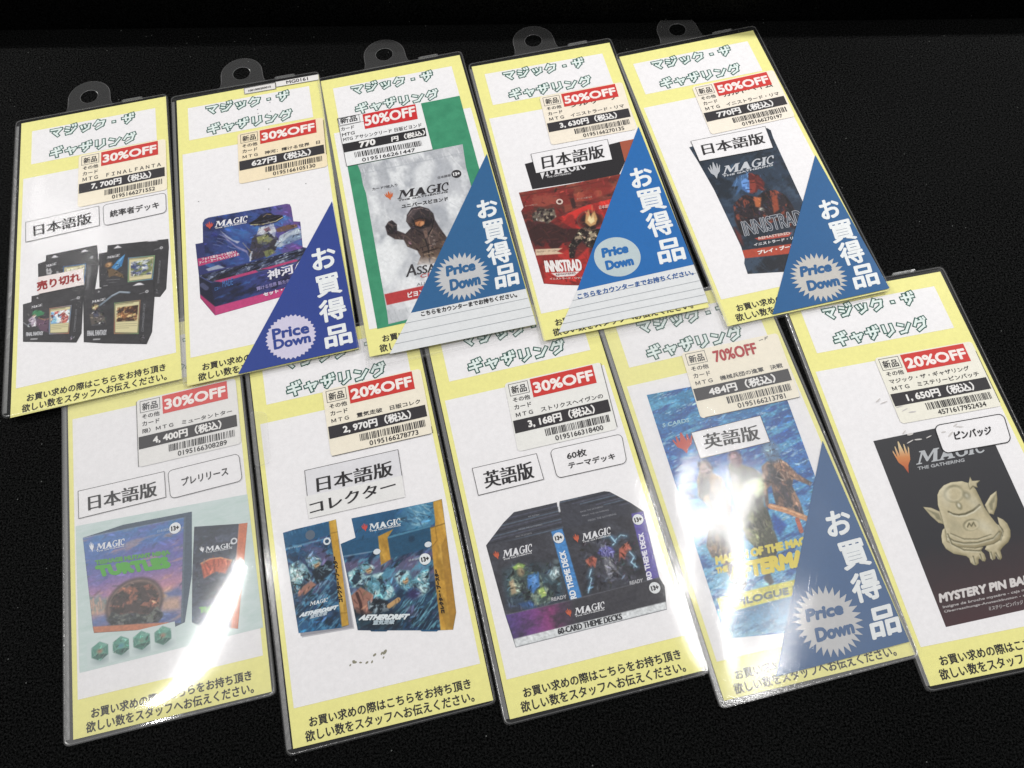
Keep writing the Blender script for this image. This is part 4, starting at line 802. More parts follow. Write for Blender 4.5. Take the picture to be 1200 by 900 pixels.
d_ = [(31.85,127.55)][0]; p.ell(d_, 2.2, 2.2, '#d9c3b8', 6); p.ell(d_, 1.2, 1.2, '#5a2c28', 6)
p.build('box_lettering', pic)
sale_triangle(c, '#1F6BB2', [(97.67,80.37),(100.23,192.59),(26.35,194.07)], [[(80.34,128.89),(94.23,128.38),(81.74,113.97)], [(79.79,148.17),(96.62,148.1),(80.74,131.88)], [(80.96,167.82),(95.96,167.41),(81.31,150.41)], [(80.72,187.42),(96.75,187.36),(82.2,171.38)]],
    [(56.47,176.33)][0], 14.3, [(47.83,174.8),(63.74,174.68),(48.7,168.76)], [(48.04,184.02),(64.54,184.09),(48.44,178.13)], '#BFCDD1', spikes=0,
    foot=[(97.67,80.37),(100.23,192.59),(100.67,217.1),(100.4,219.72),(8.64,219.37),(26.35,194.07)], foot_text='こちらをカウンターまでお持ちください。', foot_box=[(25.53,200.16),(98,199.56),(25.91,196.35)], foot_ink='#245A9E',
    rules=[[(22.14,200.2),(99.75,198.76)], [(18.88,204.97),(100.05,204.36)], [(15.66,209.7),(100.17,209.53)], [(12.5,214.24),(100.33,214.49)]])

# ================================================================== card: single dark pack
c = card('E', 'sleeved price card with one dark navy booster pack, blue triangle and grey starburst', waves(15, .25))
price_label(c, [(39.17,64.77),(96.28,64.51),(41.29,41.88)], '50%OFF', OFFL('ＭＴＧ　イニストラード・リマ'), '770円（税込）', '0195166270197', paper='#F8EFE0', seed=6, under='カルドヘイム')
word_box(c, 'language_slip', [(23.18,85.18),(74.59,86.16),(73.09,104.42),(23.18,102.44)], [('日本語版', [(27.52,98.6),(69.76,99.37),(28.62,89.51)])])
out = [(20.54,89.54),(22.84,89.38),(75.58,87.66),(77.19,90.01),(76.43,96.13),(75.35,148.66),(74.99,172.7),(46.75,195.77),(22.78,191.14),(23.43,183.58),(25.02,179.97),(25.92,171.36),(24.58,126.24),(22.21,101.88)]
p = Paint(out, '#2a3646', .36, 12); p.fade(*[(40.62,98.87),(37.35,187.27)], [(0, '#28323f'), (.3, '#2c3c50'), (.6, '#263345'), (1, '#23262e')]); p.cloud('#41546a', 10, 6, -25, .52, .7, .8); p.cloud('#1a222c', 9, 9, 30, .5, .68, .8); p.lines(14, out, '#4d6076', 60, 40, (4, 12), .5, .4)
ct = [(32.1,141.38),(35.18,138.59),(40.5,135.66),(42.95,135.59),(47.84,138.65),(54.97,135.89),(61.98,136.6),(66.55,141.93),(68.03,150.3),(67.08,160.05),(64.28,169.84),(54.43,158.79),(30.89,164.41),(28.98,163.2),(29.33,152.07)]
p.shape(ct, '#2b2228', .8); p.clip(ct, .8); p.cloud('#8e4534', 4, 9, 25, .52, .62, .9); p.cloud('#151318', 4, 7, 10, .5, .6, .8); p.lines(40, ct, '#b0573c', 65, 35, (2, 7), .4, .7); p.lines(16, ct, '#5a7ca8', 75, 30, (2, 6), .35, .6); p.dabs(180, (.6, 2.2), .35, region=ct, ang=65); p.clip(None)
p.shape([(36.3,126.74),(39.2,123.52),(43.98,119.88),(50.32,119.34),(48.77,125.35),(45,134.97),(43.08,132.69),(41.25,130.43),(37.48,133.38),(35.89,134.42),(40.39,127.54)], '#43658f', .9); p.shape([(50.32,119.34),(56.1,122.85),(57.68,129.54),(54.31,135.71),(51.88,132.86),(50.09,135.31),(45,134.97)], '#5a2424', .9); p.lines(22, [(36.3,126.74),(43.98,119.88),(50.32,119.34),(48.62,123.82),(43.42,124.65),(37.73,132.72)], '#86aede', -60, 25, (2, 5), .35, .8); p.lines(20, [(50.87,119.49),(56.1,122.85),(57.68,129.54),(53.87,135.59),(52.62,129.36)], '#a8463a', 60, 25, (2, 5), .35, .8)
p.shape([(43.42,124.65),(46.72,123.01),(48.88,125.08),(45.86,134.32),(43.42,133.07),(42.52,129)], '#6d9bdc', .8); p.shape([(48.88,125.08),(52.08,125.65),(51.56,130.85),(48.82,134.82),(45.76,134.58)], '#8c3b30', .8); p.stroke([(44.19,126.5),(46.83,126.61)], .5, '#1f2f4c'); p.stroke([(48.82,127.15),(51.36,127.54)], .5, '#3a1614'); p.stroke([(47.6,126.52),(46.15,129.69),(46.94,130.2)], .4, '#2c3f66', .9); p.stroke([(44.46,131.59),(47.6,132.29)], .5, '#2a1c28', .9); p.shape([(42.52,129),(43.42,133.07),(44.42,133.64),(44.04,128.83)], '#3a5c98', .8, .8)
p.shape([(46.62,138.03),(51.25,139.86),(47.88,147.34),(45.23,145.48)], '#b0633c', 1); p.shape([(57.59,140.98),(61.72,140.34),(58.79,151.41),(54.41,153.38)], '#92462f', 1.2); p.blob([(48.01,148.24)][0], 2.2, 1.8, '#a9a7a2', .7); p.shape([(26.78,157.03),(28.98,163.2),(27.43,171.08),(25.65,165.78)], '#6c2c28', 2, .9); p.dabs(120, (.6, 1.6), .3, region=[(40.13,117.04),(60.18,122.46),(67.08,160.05),(29.55,152.13)])
p.clip([(24.85,174.22),(60.08,177.85),(56.21,184.46),(24.98,180.09)]).put(np.ones(p.X.shape), '#B44A35'); p.clip(None); p.shape([(36.06,167.87),(60.23,169.59),(56.88,172.03),(38.16,170.08)], '#BE4A3C', .5); p.lines(18, [(24.79,180.58),(56,184.41),(46.75,195.77),(22.78,191.14)], '#3d3f48', 80, 5, (3, 6), .3, .7); p.dabs(120, (.8, 2.4), .15); p.grain(.08, 1.4); pic = p.build('pack_picture', c, 2)
p = Print(5); wordmark(p, [(33.55,116.61),(68.19,116.47),(36.46,110.3)], '#C9CCD2', 5, sub=.1); flame(p, [(25.1,118.67),(33.46,118.54),(26.93,106.66)], '#B9BCC2', 5)
p.text('INNISTRAD', [(30.96,164.84),(69.36,165.6),(32.32,154.28)], '#B4B7BE', 5, wt=.38); p.text('INNISTRAD', [(30.96,164.84),(69.36,165.6),(32.32,154.28)], '#3d4450', 6)
p.text('REMASTERED', [(38.14,169.52),(58.23,170.73),(38.45,167.81)], '#E9C7BE', 5, wt=.1); p.text('イニストラード・リマスター', [(33.59,173.4),(70.33,175.34),(34.2,171.51)], '#D6D6DA', 5, wt=.12); p.text('プレイ・ブースター', [(33.91,179.62),(64.47,180.94),(34.53,177.07)], '#F2E6E0', 5, wt=.2)
p.build('pack_lettering', pic)
sale_triangle(c, '#286196', [(97.08,117.36),(100.42,222.32),(26.68,221.42)], [[(82.08,166.24),(94.24,165.82),(83.99,152.7)], [(81.46,184.14),(96.43,184),(83.04,169.77)], [(80.93,201),(95.11,200.74),(82.55,185.37)], [(81.05,217.74),(96.02,217.78),(83.51,203.14)]],
    [(62.82,204.35)][0], 17.2, [(52.98,201.39),(71.88,202.05),(54.88,195.19)], [(53.75,211.77),(72.77,212.53),(54.78,205.46)], '#C9C6C1', spikes=30, depth=.24)

# ================================================================== card: square box and dice, under the glare
def bend(x, y): return .9 * math.sin((x - 10) / 100 * math.pi) * (.35 + .65 * (y / 222) ** 2) + .2
c = card('F', 'sleeved price card with square sunset box, green dice and a bright diagonal glare streak', GLARE_F, pane=GLOSS)
price_label(c, [(40,69.56),(95.72,69.01),(41.64,47.29)], '30%OFF', OFFL('限）ＭＴＧ　ミュータントター'), '4, 400円（税込）', '0195166308289', paper='#EDEBE9', flag='#DC4C4A', seed=7, cut=[((-.6, 0), (-.6, 42))])
word_box(c, 'language_slip', [(5.7,93.66),(53.15,93.6),(53.21,108.73),(5.87,109.49)], [('日本語版', [(11.31,106.47),(48.37,106.85),(11.21,97.78)])])
word_box(c, 'edition_slip', [(55.11,93.8),(94.83,92.96),(95.28,109.27),(55.72,110.3)], [('プレリリース', [(62.34,104.43),(87.99,103.97),(62.37,99.82)])], round_=.16, mincho=False)
p = Print(2); p.poly([(3.91,113.33),(97.22,117.67)] + [(98.19,190.41),(4.96,190.86)], art('pale_backdrop', [(.3, '#c3d6d2'), (.7, '#d6e2e2')], 9, .6, (1, 3, 1)), 2)
bk = p.build('pale_backdrop', c)
p = Paint([(7.71,120.73),(21.38,119.58),(29.44,118.72),(66.58,120.27),(64.18,154.58),(58.92,178.36),(52.7,179.72),(12.58,172.74),(12.04,169.57)], '#3d4d60', .36, 15)
fc = [(7.7,120.84),(62.08,122.7),(56.89,178.08),(12.04,169.57)]; p.clip(fc).fade(*[(34.14,122.11),(33.08,174.2)], [(0, '#4474b0'), (.28, '#4a62a6'), (.48, '#7a64a4'), (.66, '#c0849a'), (.76, '#d9a878'), (.84, '#8a7a9c'), (1, '#46588c')]); p.cloud('#6a5aa6', 16, 8, 0, .5, .7, .6); p.cloud('#3a6cae', 14, 6, -10, .52, .72, .5); p.cloud('#e0a080', 14, 2.5, -6, .6, .75, .45); p.dabs(220, (1, 3), .12, ang=-8)
p.shape([(49.17,160.71),(53.36,160.25),(56.52,159.64),(58.67,161.74),(58.5,164.42),(51.1,163.27)], '#5f6a9c', 2); p.shape([(8.02,153.74),(10.62,152.8),(13.16,154.98),(15.26,153.18),(17.26,155.97),(20.87,156.31),(20.18,162.39),(10.97,161.73)], '#7b8a86', 2.5, .9); p.shape([(46.91,164.14),(57.21,165.05),(57.33,171.31),(47.62,170.01)], '#d4a888', 3, .8); p.lines(16, [(11.09,155.53),(20.34,156.71),(20.14,163.93),(11.46,162.88)], '#d8a08a', 85, 6, (3, 6), .7, .7); p.lines(24, [(11.99,161.97),(57.36,170.81),(56.91,177.88),(12.04,169.37)], '#a9b4d8', -4, 5, (4, 10), .4, .6)
cv = [(33.76,162.54)][0]; p.blob(cv, 16.0, 14, '#3d3032', .12, rot=-8); p.blob(cv, 14.8, 12.8, '#7a625a', .1, rot=-8); p.blob(cv, 13.4, 11.4, '#3a2d2c', .12, rot=-8); p.cloud('#8e5a44', 4, 4, 0, 2, 3, 0)
iron = [(cv[0] + 13 * math.cos(t / 4), cv[1] + 11 * math.sin(t / 4)) for t in range(25)]; p.clip(iron, 1); p.cloud('#9a5c48', 4, 3, 20, .5, .62, .9); p.cloud('#1f1a1a', 3, 4, 0, .52, .62, .8); p.dabs(110, (.6, 2), .35, region=iron); p.clip(fc)
rb = [(19.22,167.62),(22.18,164.42),(26.2,166.93),(32.35,166.86),(36.37,168.86),(40.95,169.75),(45.22,166.85),(48.34,171.94),(45.5,175.14),(35.16,173.28),(21.97,171.34)]; p.shape(rb, '#33393c', 1); p.clip(rb, 1); p.cloud('#6a6e66', 3, 2, 0, .5, .62, .9); p.cloud('#15181a', 3, 2, 30, .52, .62, .8); p.dabs(90, (.6, 1.8), .4, region=rb); p.clip(None)
p.shape([(12.04,169.37),(50.34,176.31),(52.7,179.72),(12.58,172.74)], '#C0714F'); p.stroke([(7.7,120.84),(62.08,122.7)], .5, '#8fa6c4', .5); p.stroke([(62.64,122.5),(57.41,178)], .8, '#566878', .8); p.grain(.12, 1.1, .8, 20); p.wash(.16); pic = p.build('square_box_picture', c, 3)
p = Print(5); wordmark(p, [(14.75,129.52),(29.57,130.02),(15.04,126.06)], '#E9EBF0', 5, sub=.03); flame(p, [(11.57,129.96),(14.11,129.91),(10.83,124.71)], '#E9EBF0', 5)
p.text('TEENAGE MUTANT NINJA', [(14.57,137.87),(53.52,141.53),(14.21,135.07)], '#63A35F', 5, wt=.3); p.text('TURTLES', [(16.11,143.73),(53.16,147.73),(14.55,138.51)], '#5FB04F', 5, wt=.75)
age_mark(p, [(57.05,127.34)][0], 3.1, '#2b292c', '#EEF0F2', 5); p.text('日本語版', [(47.59,127.62),(54.01,127.84),(47.56,126.27)], '#b9cbe0', 5); p.build('box_lettering', pic)
p = Paint([(67.25,129.04),(91.28,133.19),(95.77,133.72),(85.5,188.09),(82.03,186.85),(66.34,182.18),(62.45,179.21),(64.38,154.63)], '#3b4352', .36, 16); p.fade(*[(76.47,132.4),(72.37,183.62)], [(0, '#2f3644'), (.5, '#434a5c'), (1, '#3f5068')]); p.cloud('#56607a', 8, 4, 0, .5, .7, .7); p.cloud('#272c38', 8, 3, 0, .52, .7, .7)
sg = [(69.25,149.9),(74.11,148.58),(79.89,149.22),(85.46,152.19),(81.76,158.29),(76.69,155.99),(70.21,158.17)]; p.shape(sg, '#C65B40', .6); p.lines(14, sg, '#7a2f24', 80, 20, (3, 7), .6, .8); p.stroke([(69.25,149.9),(74.11,148.58),(79.89,149.22),(85.46,152.19)], .6, '#e89a6a'); p.dabs(160, (.8, 2.4), .2); p.shape([(91.3,132.97),(96,133.55),(85.49,188.28),(81.91,187.02)], '#D0704C'); p.stroke([(91.28,133.19),(82.03,186.85)], .4, '#e9a080', .8); p.grain(.12, 1.1, .8, 20); p.wash(.14); pk = p.build('pack_picture', c, 3)
p = Print(5); wordmark(p, [(72.12,144.18),(86.31,145.2),(72.32,141.59)], '#E9EBF0', 5, sub=.03); flame(p, [(69.67,144.35),(72.11,144.39),(68.96,141)], '#E9EBF0', 5)
p.text('TURTLES', [(66.84,175.35),(82.8,178.26),(67.04,172.72)], '#6FAE62', 5, wt=.3); p.text('ブースター', [(87.47,173.69),(89.3,165.42),(86.47,173.34)], '#F0DCD2', 5)
d_ = [(87.67,142.01)][0]; p.ell(d_, 1.8, 1.8, '#D9DCE2', 5); p.ell(d_, 1, 1, '#3b4150', 5); p.build('pack_lettering', pk)
for k, px in enumerate([(15.39,182.53),(26.18,182.32),(36.6,182.21),(47.45,182.3)]):
    R6 = [(px[0] + 4.9 * math.sin(math.pi * q / 3), px[1] - 4.8 * math.cos(math.pi * q / 3)) for q in range(6)]
    p = Paint([(px[0] - 6.4, px[1] - 5.6), (px[0] + 6.4, px[1] - 5.6), (px[0] + 6.6, px[1] + 7), (px[0] - 6.4, px[1] + 7)], '#cddcda', .34, 30 + k)
    p.blob((px[0] + .6, px[1] + 4.4), 6.2, 3, '#8fa3a4', .8, a=.9); p.shape(R6, '#3b7a68', .4); p.clip(R6, .4); p.shape([R6[0], R6[1], px], '#5a9c88'); p.shape([R6[0], R6[5], px], '#4a8f7a'); p.shape([R6[2], R6[3], px], '#1f4a40'); p.shape([R6[3], R6[4], px], '#285a4c')
    tri = [(px[0] + 3 * math.sin(2 * math.pi * q / 3), px[1] - 3 * math.cos(2 * math.pi * q / 3)) for q in range(3)]; p.shape(tri, '#4f9a80'); p.blob(px, 2.2, 1.8, ('#b0644c', '#3f7f9c', '#6a7f6a', '#a8604c')[k], .8, a=.8); p.dabs(40, (.4, 1.4), .35); p.clip(None)
    for q in range(6): p.stroke([R6[q], tri[(q // 2) % 3]], .22, '#a8d0c0', .5)
    p.wash(.2); p.build('die_picture', c, 3 + .3 * k)

# ================================================================== card: gold edged packages
c = card('G', 'sleeved price card with two blue booster packages with gold edges and a brown scuff below', waves(21, .06))
price_label(c, [(40.44,59.99),(96.58,59.87),(42.1,37.8)], '20%OFF', OFFL('ＭＴＧ　霊気走破　日版コレク'), '2, 970円（税込）', '0195166278773', paper='#F6EEDC', seed=8, cut=[((0, 42.3), (57, 42.3)), ((58.2, 38), (58.2, 42))])
word_box(c, 'language_slip', [(24.13,82.6),(76.72,82.9),(76.23,99.02),(23.65,99.13)], [('日本語版', [(29.43,96.68),(71.31,97.09),(30.05,88)])], fill='#E4E3E7')
word_box(c, 'edition_slip', [(22.65,97.46),(76.35,98.33),(75.79,110.72),(23.02,110.27)], [('コレクター', [(24.24,108.18),(71.58,105.83),(24.44,101.46)])], fill='#ECEBEA', border=None, lv=9)
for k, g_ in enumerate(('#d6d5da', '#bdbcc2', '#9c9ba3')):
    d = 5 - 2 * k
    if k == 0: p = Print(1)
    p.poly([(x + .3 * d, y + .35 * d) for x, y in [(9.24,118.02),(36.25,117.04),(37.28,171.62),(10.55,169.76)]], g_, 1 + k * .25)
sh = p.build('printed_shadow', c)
def rider(p, pts, face, seed):
    """swirling ice-blue figure of the box art"""
    p.shape(pts, '#5f94a6', 1.2); p.clip(pts, 1.2); p.cloud('#b4d6da', 3.5, 6, 35, .48, .58, .9); p.cloud('#1d2f40', 3, 6, 35, .52, .6, .9); p.lines(40, pts, '#16222e', 50, 50, (2, 6), .3, .8); p.lines(26, pts, '#cfe6e8', 50, 50, (2, 5), .28, .7); p.dabs(140, (.6, 2), .3, region=pts, ang=45); p.clip(None)
    p.blob(face, 2.0, 2.4, '#c9a27a', .5); p.blob((face[0] - .8, face[1] - 1.6), 2.4, 1.4, '#7fb4c2', .6); p.stroke([(face[0] - .8, face[1]), (face[0] + 1, face[1] - .2)], .35, '#2a2420', .9); p.stroke([(face[0] - .3, face[1] + 1.2), (face[0] + 1, face[1] + 1.1)], .3, '#5a3a30', .9)
def pack_paint(out, seed, g0, g1):
    p = Paint(out, '#24587e', .36, seed); p.fade(g0, g1, [(0, '#2a6088'), (.2, '#24547a'), (.35, '#55587a'), (.55, '#3a4a68'), (.75, '#2d4f70'), (1, '#245a86')]); p.cloud('#173450', 9, 4, 50, .5, .66, .85); p.cloud('#4f8fb4', 8, 3, 50, .55, .7, .8); p.cloud('#6d5a80', 8, 5, 20, .6, .72, .5); return p
out = [(8.19,114.56),(14.09,114.18),(33.42,114.11),(37.18,114.01),(36.95,123.75),(36.16,150.85),(35.79,170.35),(31.81,170.76),(10,168.26)]
p = pack_paint(out, 21, *[(21.46,113.95),(21.71,169.71)]); p.lines(40, [(9.91,144.53),(33.76,137.77),(32.45,169.54),(9.98,166.9)], '#86bcd0', -35, 12, (5, 14), .5, .6); p.lines(30, [(9.91,144.53),(33.76,137.77),(32.45,169.54),(9.98,166.9)], '#0f2236', -35, 12, (5, 14), .6, .7)
rider(p, [(9.88,132.97),(14.37,131.62),(17.8,134.89),(19.86,141.19),(18.21,146.53),(13.26,148.18),(9.47,148.21),(8.63,139.44)], [(23.86,135.58)][0], 1); rider(p, [(17.94,130.04),(21.87,129.52),(25.95,132.96),(26.65,137.03),(23.07,138.59),(19.66,135.34)], [(23.81,135.95)][0], 2)
p.shape([(12.51,146.58),(19.56,143.51),(22.08,146.03),(15.9,149.76),(12.09,149.98)], '#9c7264', .8); p.shape([(20.63,138.96),(29.37,134.76),(32.06,136.19),(30.49,141.83),(22.54,146.14)], '#1c2834', 1); p.lines(16, [(20.63,138.96),(29.37,134.76),(32.06,136.19),(30.49,141.83),(22.54,146.14)], '#8fb0bc', 40, 40, (2, 4), .3, .8); p.dabs(240, (.8, 2.6), .25, ang=-35)
p.shape([(8.36,114.8),(33.37,114.51),(32.93,121.77),(8.73,122.38)], '#275a80', .6); p.lines(24, [(8.36,114.8),(33.37,114.51),(33.32,116.22),(8.36,116.41)], '#4a7fa4', 80, 5, (1.5, 3), .3, .6); p.stroke([(9.09,123.46),(32.73,123.22)], .8, '#6fa0c0', .7)
gd = [(33.25,113.97),(37.18,114.01),(36.95,123.75),(36.62,150.97),(35.79,170.35),(32.05,170.36),(33.16,138.6),(33,121.29)]; p.shape(gd, '#C79A3A'); p.clip(gd); p.cloud('#E0B95A', 4, 20, -8, .5, .65, .8); p.cloud('#9a7428', 4, 16, -8, .55, .7, .6); p.clip(None); p.stroke([(32.85,120.95),(36.96,120.94)], .5, '#8a6a26', .8); p.stroke([(32.3,163.53),(36.18,164)], .5, '#8a6a26', .8); p.grain(.08, 1.3); pk = p.build('pack_picture', c, 3)
p = Print(5); wordmark(p, [(17.34,156.12),(26.58,156.1),(17.78,154.17)], '#DDE3E8', 5); p.text('AETHERDRIFT', [(11.44,160.46),(30.42,160.94),(12.87,158.76)], '#DDE6EC', 5, wt=.22); p.text('霊気走破', [(16.69,162.55),(25.29,162.67),(17.48,160.8)], '#B9C8D2', 5, wt=.1)
p.text('コレクター・ブースター', [(34.44,157.99),(34.49,134.04),(32.21,157.73)], '#2a2012', 5, wt=.2); d_ = [(30.76,124.74)][0]; p.ell(d_, 2, 2, '#DDE3E8', 5); p.ell(d_, 1.1, 1.1, '#2a4a66', 5)
p.text('カード15枚', [(9.95,124.36),(17.2,124.43),(10.06,123.4)], '#B9D2E0', 5); p.ell([(22.44,119.22)][0], 2.6, 2.6, '#5f6c7c', 4); p.build('pack_lettering', pk)
p = Paint([(45.37,115.49),(89.82,116.78),(95.08,116.51),(94.15,130.1),(92.46,152.93),(90.57,177.04),(87.32,185.05),(79.65,183.57),(79.1,183.99),(71.5,182.16),(71.15,181.54),(54.56,177.56),(54.03,177.98),(46.4,176.15),(46.03,175.52),(39.76,173.92),(38.96,154.54),(37.65,127.89),(45.96,126.43)], '#245a82', .36, 23)
lid = [(45.37,115.49),(89.82,116.78),(89.72,127.5),(87.36,129.46),(62.6,130.47),(45.88,126.91)]; p.clip(lid).fade(*[(45.55,120.8),(89.53,123.39)], [(0, '#2a5f88'), (.5, '#24567c'), (.8, '#5f98b8'), (1, '#3f7a9e')]); p.lines(30, [(69.68,123.64),(80.68,117.64),(89.73,117.27),(88.77,127.27),(74.92,127.44)], '#a4ccd8', 35, 30, (3, 8), .5, .7); p.lines(20, [(69.68,123.64),(80.68,117.64),(89.73,117.27),(88.77,127.27),(74.92,127.44)], '#1c4260', 40, 30, (3, 8), .5, .7); p.dabs(80, (.8, 2.4), .2, ang=35); p.clip(None)
bd = [(37.65,127.89),(57.86,128.42),(61.83,129.28),(86.41,129.23),(94.15,130.1),(90.57,177.04),(87.32,185.05),(39.76,173.92),(38.96,154.54)]; p.clip(bd).fade(*[(64.56,130.44),(59.05,178.64)], [(0, '#215275'), (.16, '#2a567c'), (.24, '#5f5878'), (.42, '#5a6480'), (.6, '#33587a'), (.8, '#1f3f5c'), (1, '#1b3650')]); p.cloud('#152c44', 9, 4, -35, .5, .66, .8); p.cloud('#5fa0bc', 7, 3, -35, .56, .7, .8); p.cloud('#7d6888', 8, 5, 10, .62, .74, .5)
lo = [(62.44,164.71),(83.84,162.33),(81.06,183.55),(59.08,178.46)]; p.lines(50, lo, '#7fbccc', -38, 14, (5, 15), .5, .7); p.lines(40, lo, '#0e2034', -38, 14, (5, 14), .6, .7)
rider(p, [(39.14,143.9),(44.2,142.23),(48.09,147.99),(55.78,147.92),(60.36,154.77),(62,161.79),(53.34,162.52),(49.23,158.71),(44.46,152.84),(39.87,151.73)], [(67.85,154.67)][0], 1); rider(p, [(62.84,151.55),(66.17,148.99),(70.71,150.57),(71.71,155.6),(76.07,152.82),(81.2,151.17),(79.1,163.08),(72.77,165.32),(68.71,161.52),(64.63,157.7)], [(68,154.9)][0], 2); rider(p, [(45.27,141.52),(49.67,141.12),(53.46,144.47),(51.16,146.81),(45.69,145)], [(50.09,145.1)][0], 3)
p.shape([(38.72,156.18),(44.46,152.84),(50.29,158.03),(48.64,162.32),(52.59,166.99),(44.01,167.7),(39.76,164.83)], '#9c7062', .8); p.stroke([(42.13,155.59),(43.18,161.01),(43.24,166.6)], 1.6, '#4a2e2c'); p.lines(20, [(38.72,156.18),(44.46,152.84),(50.29,158.03),(52.59,166.99),(39.76,164.83)], '#4a2e2c', 60, 30, (2, 6), .4, .7)
en = [(46.97,160.98),(51.89,159.82),(57.44,163.5),(57.12,168.08),(50.46,168.51),(46.7,165.58)]; p.shape(en, '#1d2833', .8); p.clip(en); p.cloud('#8a9aa4', 2, 2, 0, .54, .62, .9); p.clip(None); p.stroke([(57.51,165.85),(62.6,163.81)], 2.4, '#c09a6a'); p.lines(6, [(57.28,167.19),(58.8,163.83),(63.21,163.02),(62.82,165.26)], '#4a3626', 80, 10, (2, 3), .4, .9); p.blob([(70.83,162.97)][0], 5, 4, '#33305c', .7); p.dabs(320, (.8, 2.6), .25, ang=-35); p.shape([(39.44,163.83),(45.65,166.25),(61.65,169.17),(61.77,179.11),(39.76,173.92)], '#16202b', 4, .75); p.clip(None)
p.shape([(37.65,127.89),(57.84,128.51),(57.96,135.98),(37.63,134.6)], '#235579', .6); p.shape([(62.18,130.06),(85.89,129.4),(84.76,140.8),(62.42,141.77)], '#22506f', .6); p.stroke([(62.6,130.47),(85.81,129.79)], 1.0, '#5f9ab8', .7); p.stroke([(37.61,134.79),(57.73,136.22)], .6, '#8fb4c8', .6); p.blob([(75.15,134.21)][0], 2.2, 2.2, '#1a3d58', .4)
for gd in ([(57.83,128.61),(66.39,126.68),(62.6,130.47),(62.33,142.24),(56.92,143.95)], [(90.11,116.85),(95.08,116.51),(94.15,130.1),(88.58,130.76),(89.24,127.39)], [(85.95,130.63),(94.15,130.1),(90.57,177.04),(86.98,185.33),(81.08,183.92),(84.31,145.12)]): p.shape(gd, '#C4953A'); p.clip(gd); p.cloud('#DDB255', 5, 18, -8, .5, .65, .7); p.cloud('#94702a', 5, 14, -8, .55, .7, .6); p.clip(None)
p.shape([(89.7,141.51),(93.65,136.51),(90.75,177.09),(87.25,185.4),(85.98,184.73)], '#A67C32', .6, .8); p.stroke([(86.1,130.86),(94.15,130.1)], .6, '#7d5f22', .8); p.stroke([(88.58,130.76),(88.21,138.18),(84.02,141.61)], .5, '#8a6826', .7); p.grain(.08, 1.3); bx = p.build('display_box_picture', c, 3)
p = Print(7); wordmark(p, [(53.65,124.19),(70.63,124.99),(53.99,120.84)], '#E1E7EA', 5, sub=.05); flame(p, [(50.19,124.35),(53.53,124.36),(49.86,120.24)], '#C9504A', 5)
p.text('AETHERDRIFT', [(41.17,169.05),(65.07,174.32),(43.16,167.13)], '#E1E8EC', 7, wt=.28); p.text('霊気走破', [(47.83,173.12),(58.34,175.18),(48.71,171.13)], '#B4C4CE', 7, wt=.15); p.text('コレクター・ブースター', [(84.76,175.83),(85.42,153.35),(82.93,175.58)], '#2a2012', 7, wt=.22)
age_mark(p, [(80.08,146.44)][0], 3.0, '#2b292c', '#E9EDEF', 6); p.text('日本語版', [(71.58,145.75),(77.56,145.92),(71.7,144.6)], '#C4CFD8', 6)
for d_ in [(83.11,139.22),(55.92,136.57)]: p.ell(d_, 1.9, 1.5, '#DDE3E8', 6)
p.build('box_lettering', bx)
fq = rrect([(-1.85,40.06),(7.53,42.85),(6.87,74.38),(-2.53,74.44)], .3)
V = [((x - 50) * MM, (HH / 2 - y) * MM, 2.35 * MM) for x, y in fq]; V += [((x - 50) * MM, (HH / 2 - y) * MM, 2.5 * MM) for x, y in shrink(fq, .5)]
mesh_obj('side_flap', V, [tuple(range(len(fq)))[::-1]] + [(k, len(fq) + k, len(fq) + (k + 1) % len(fq), (k + 1) % len(fq)) for k in range(len(fq))], [FLAP, EDGE], [0] + [1] * len(fq), c)
p = Print(2); r_ = random.Random(4)
for (a_, b2, rr) in [(x, y, r) for (x, y), r in zip([(51.52,187.64),(49.9,187.89),(46.24,187.77),(50.46,190.04),(44.45,190.74),(41.87,190.5),(38.73,189.75),(35.85,188.94),(35.44,188.22),(33.51,189.76)], (1.1, .7, .8, .5, .6, .7, .6, .9, .6, .5))]:
    p.ell((a_, b2), rr * 1.3, rr * .7, '#8d8a78', 2, rot=r_.uniform(-60, 20), n=9)
p.build('scuff', c)

# ================================================================== card: display of black decks
c = card('H', 'sleeved price card with an open display of black deck boxes and a white lower band', waves(27, .4), pane=CLEAR)
price_label(c, [(37.71,70.56),(93.4,70.64),(40.15,47.92)], '30%OFF', OFFL('ＭＴＧ　ストリクスヘイヴンの'), '3, 168円（税込）', '0195166318400', paper='#EFEEEA', seed=9, cut=[((58.2, 0), (58.2, 41))])
word_box(c, 'language_slip', [(9.42,92.43),(45.89,92.53),(46.24,107.85),(9.47,108.18)], [('英語版', [(14.17,105.61),(41.46,105.81),(14.66,95.9)])])
word_box(c, 'edition_slip', [(53.74,92.23),(94.95,92.61),(93.04,109.56),(53.6,109.07)], [('60枚', [(61.84,100.14),(72.8,100.32),(62.25,95.95)]), ('テーマデッキ', [(61.27,105.43),(87.59,106.02),(61.53,101.83)])], round_=.16, mincho=False)
p = Paint([(7.56,135.81),(19.21,126.12),(26.1,121.81),(50,122.04),(49.51,126.76),(51.54,121.81),(76.51,122.1),(79.23,123.07),(88.61,131.76),(93.89,137.87),(91.57,173.4),(92.84,178.44),(90.35,189.78),(10.91,189.83),(9.36,173.45)], '#37373e', .36, 27)
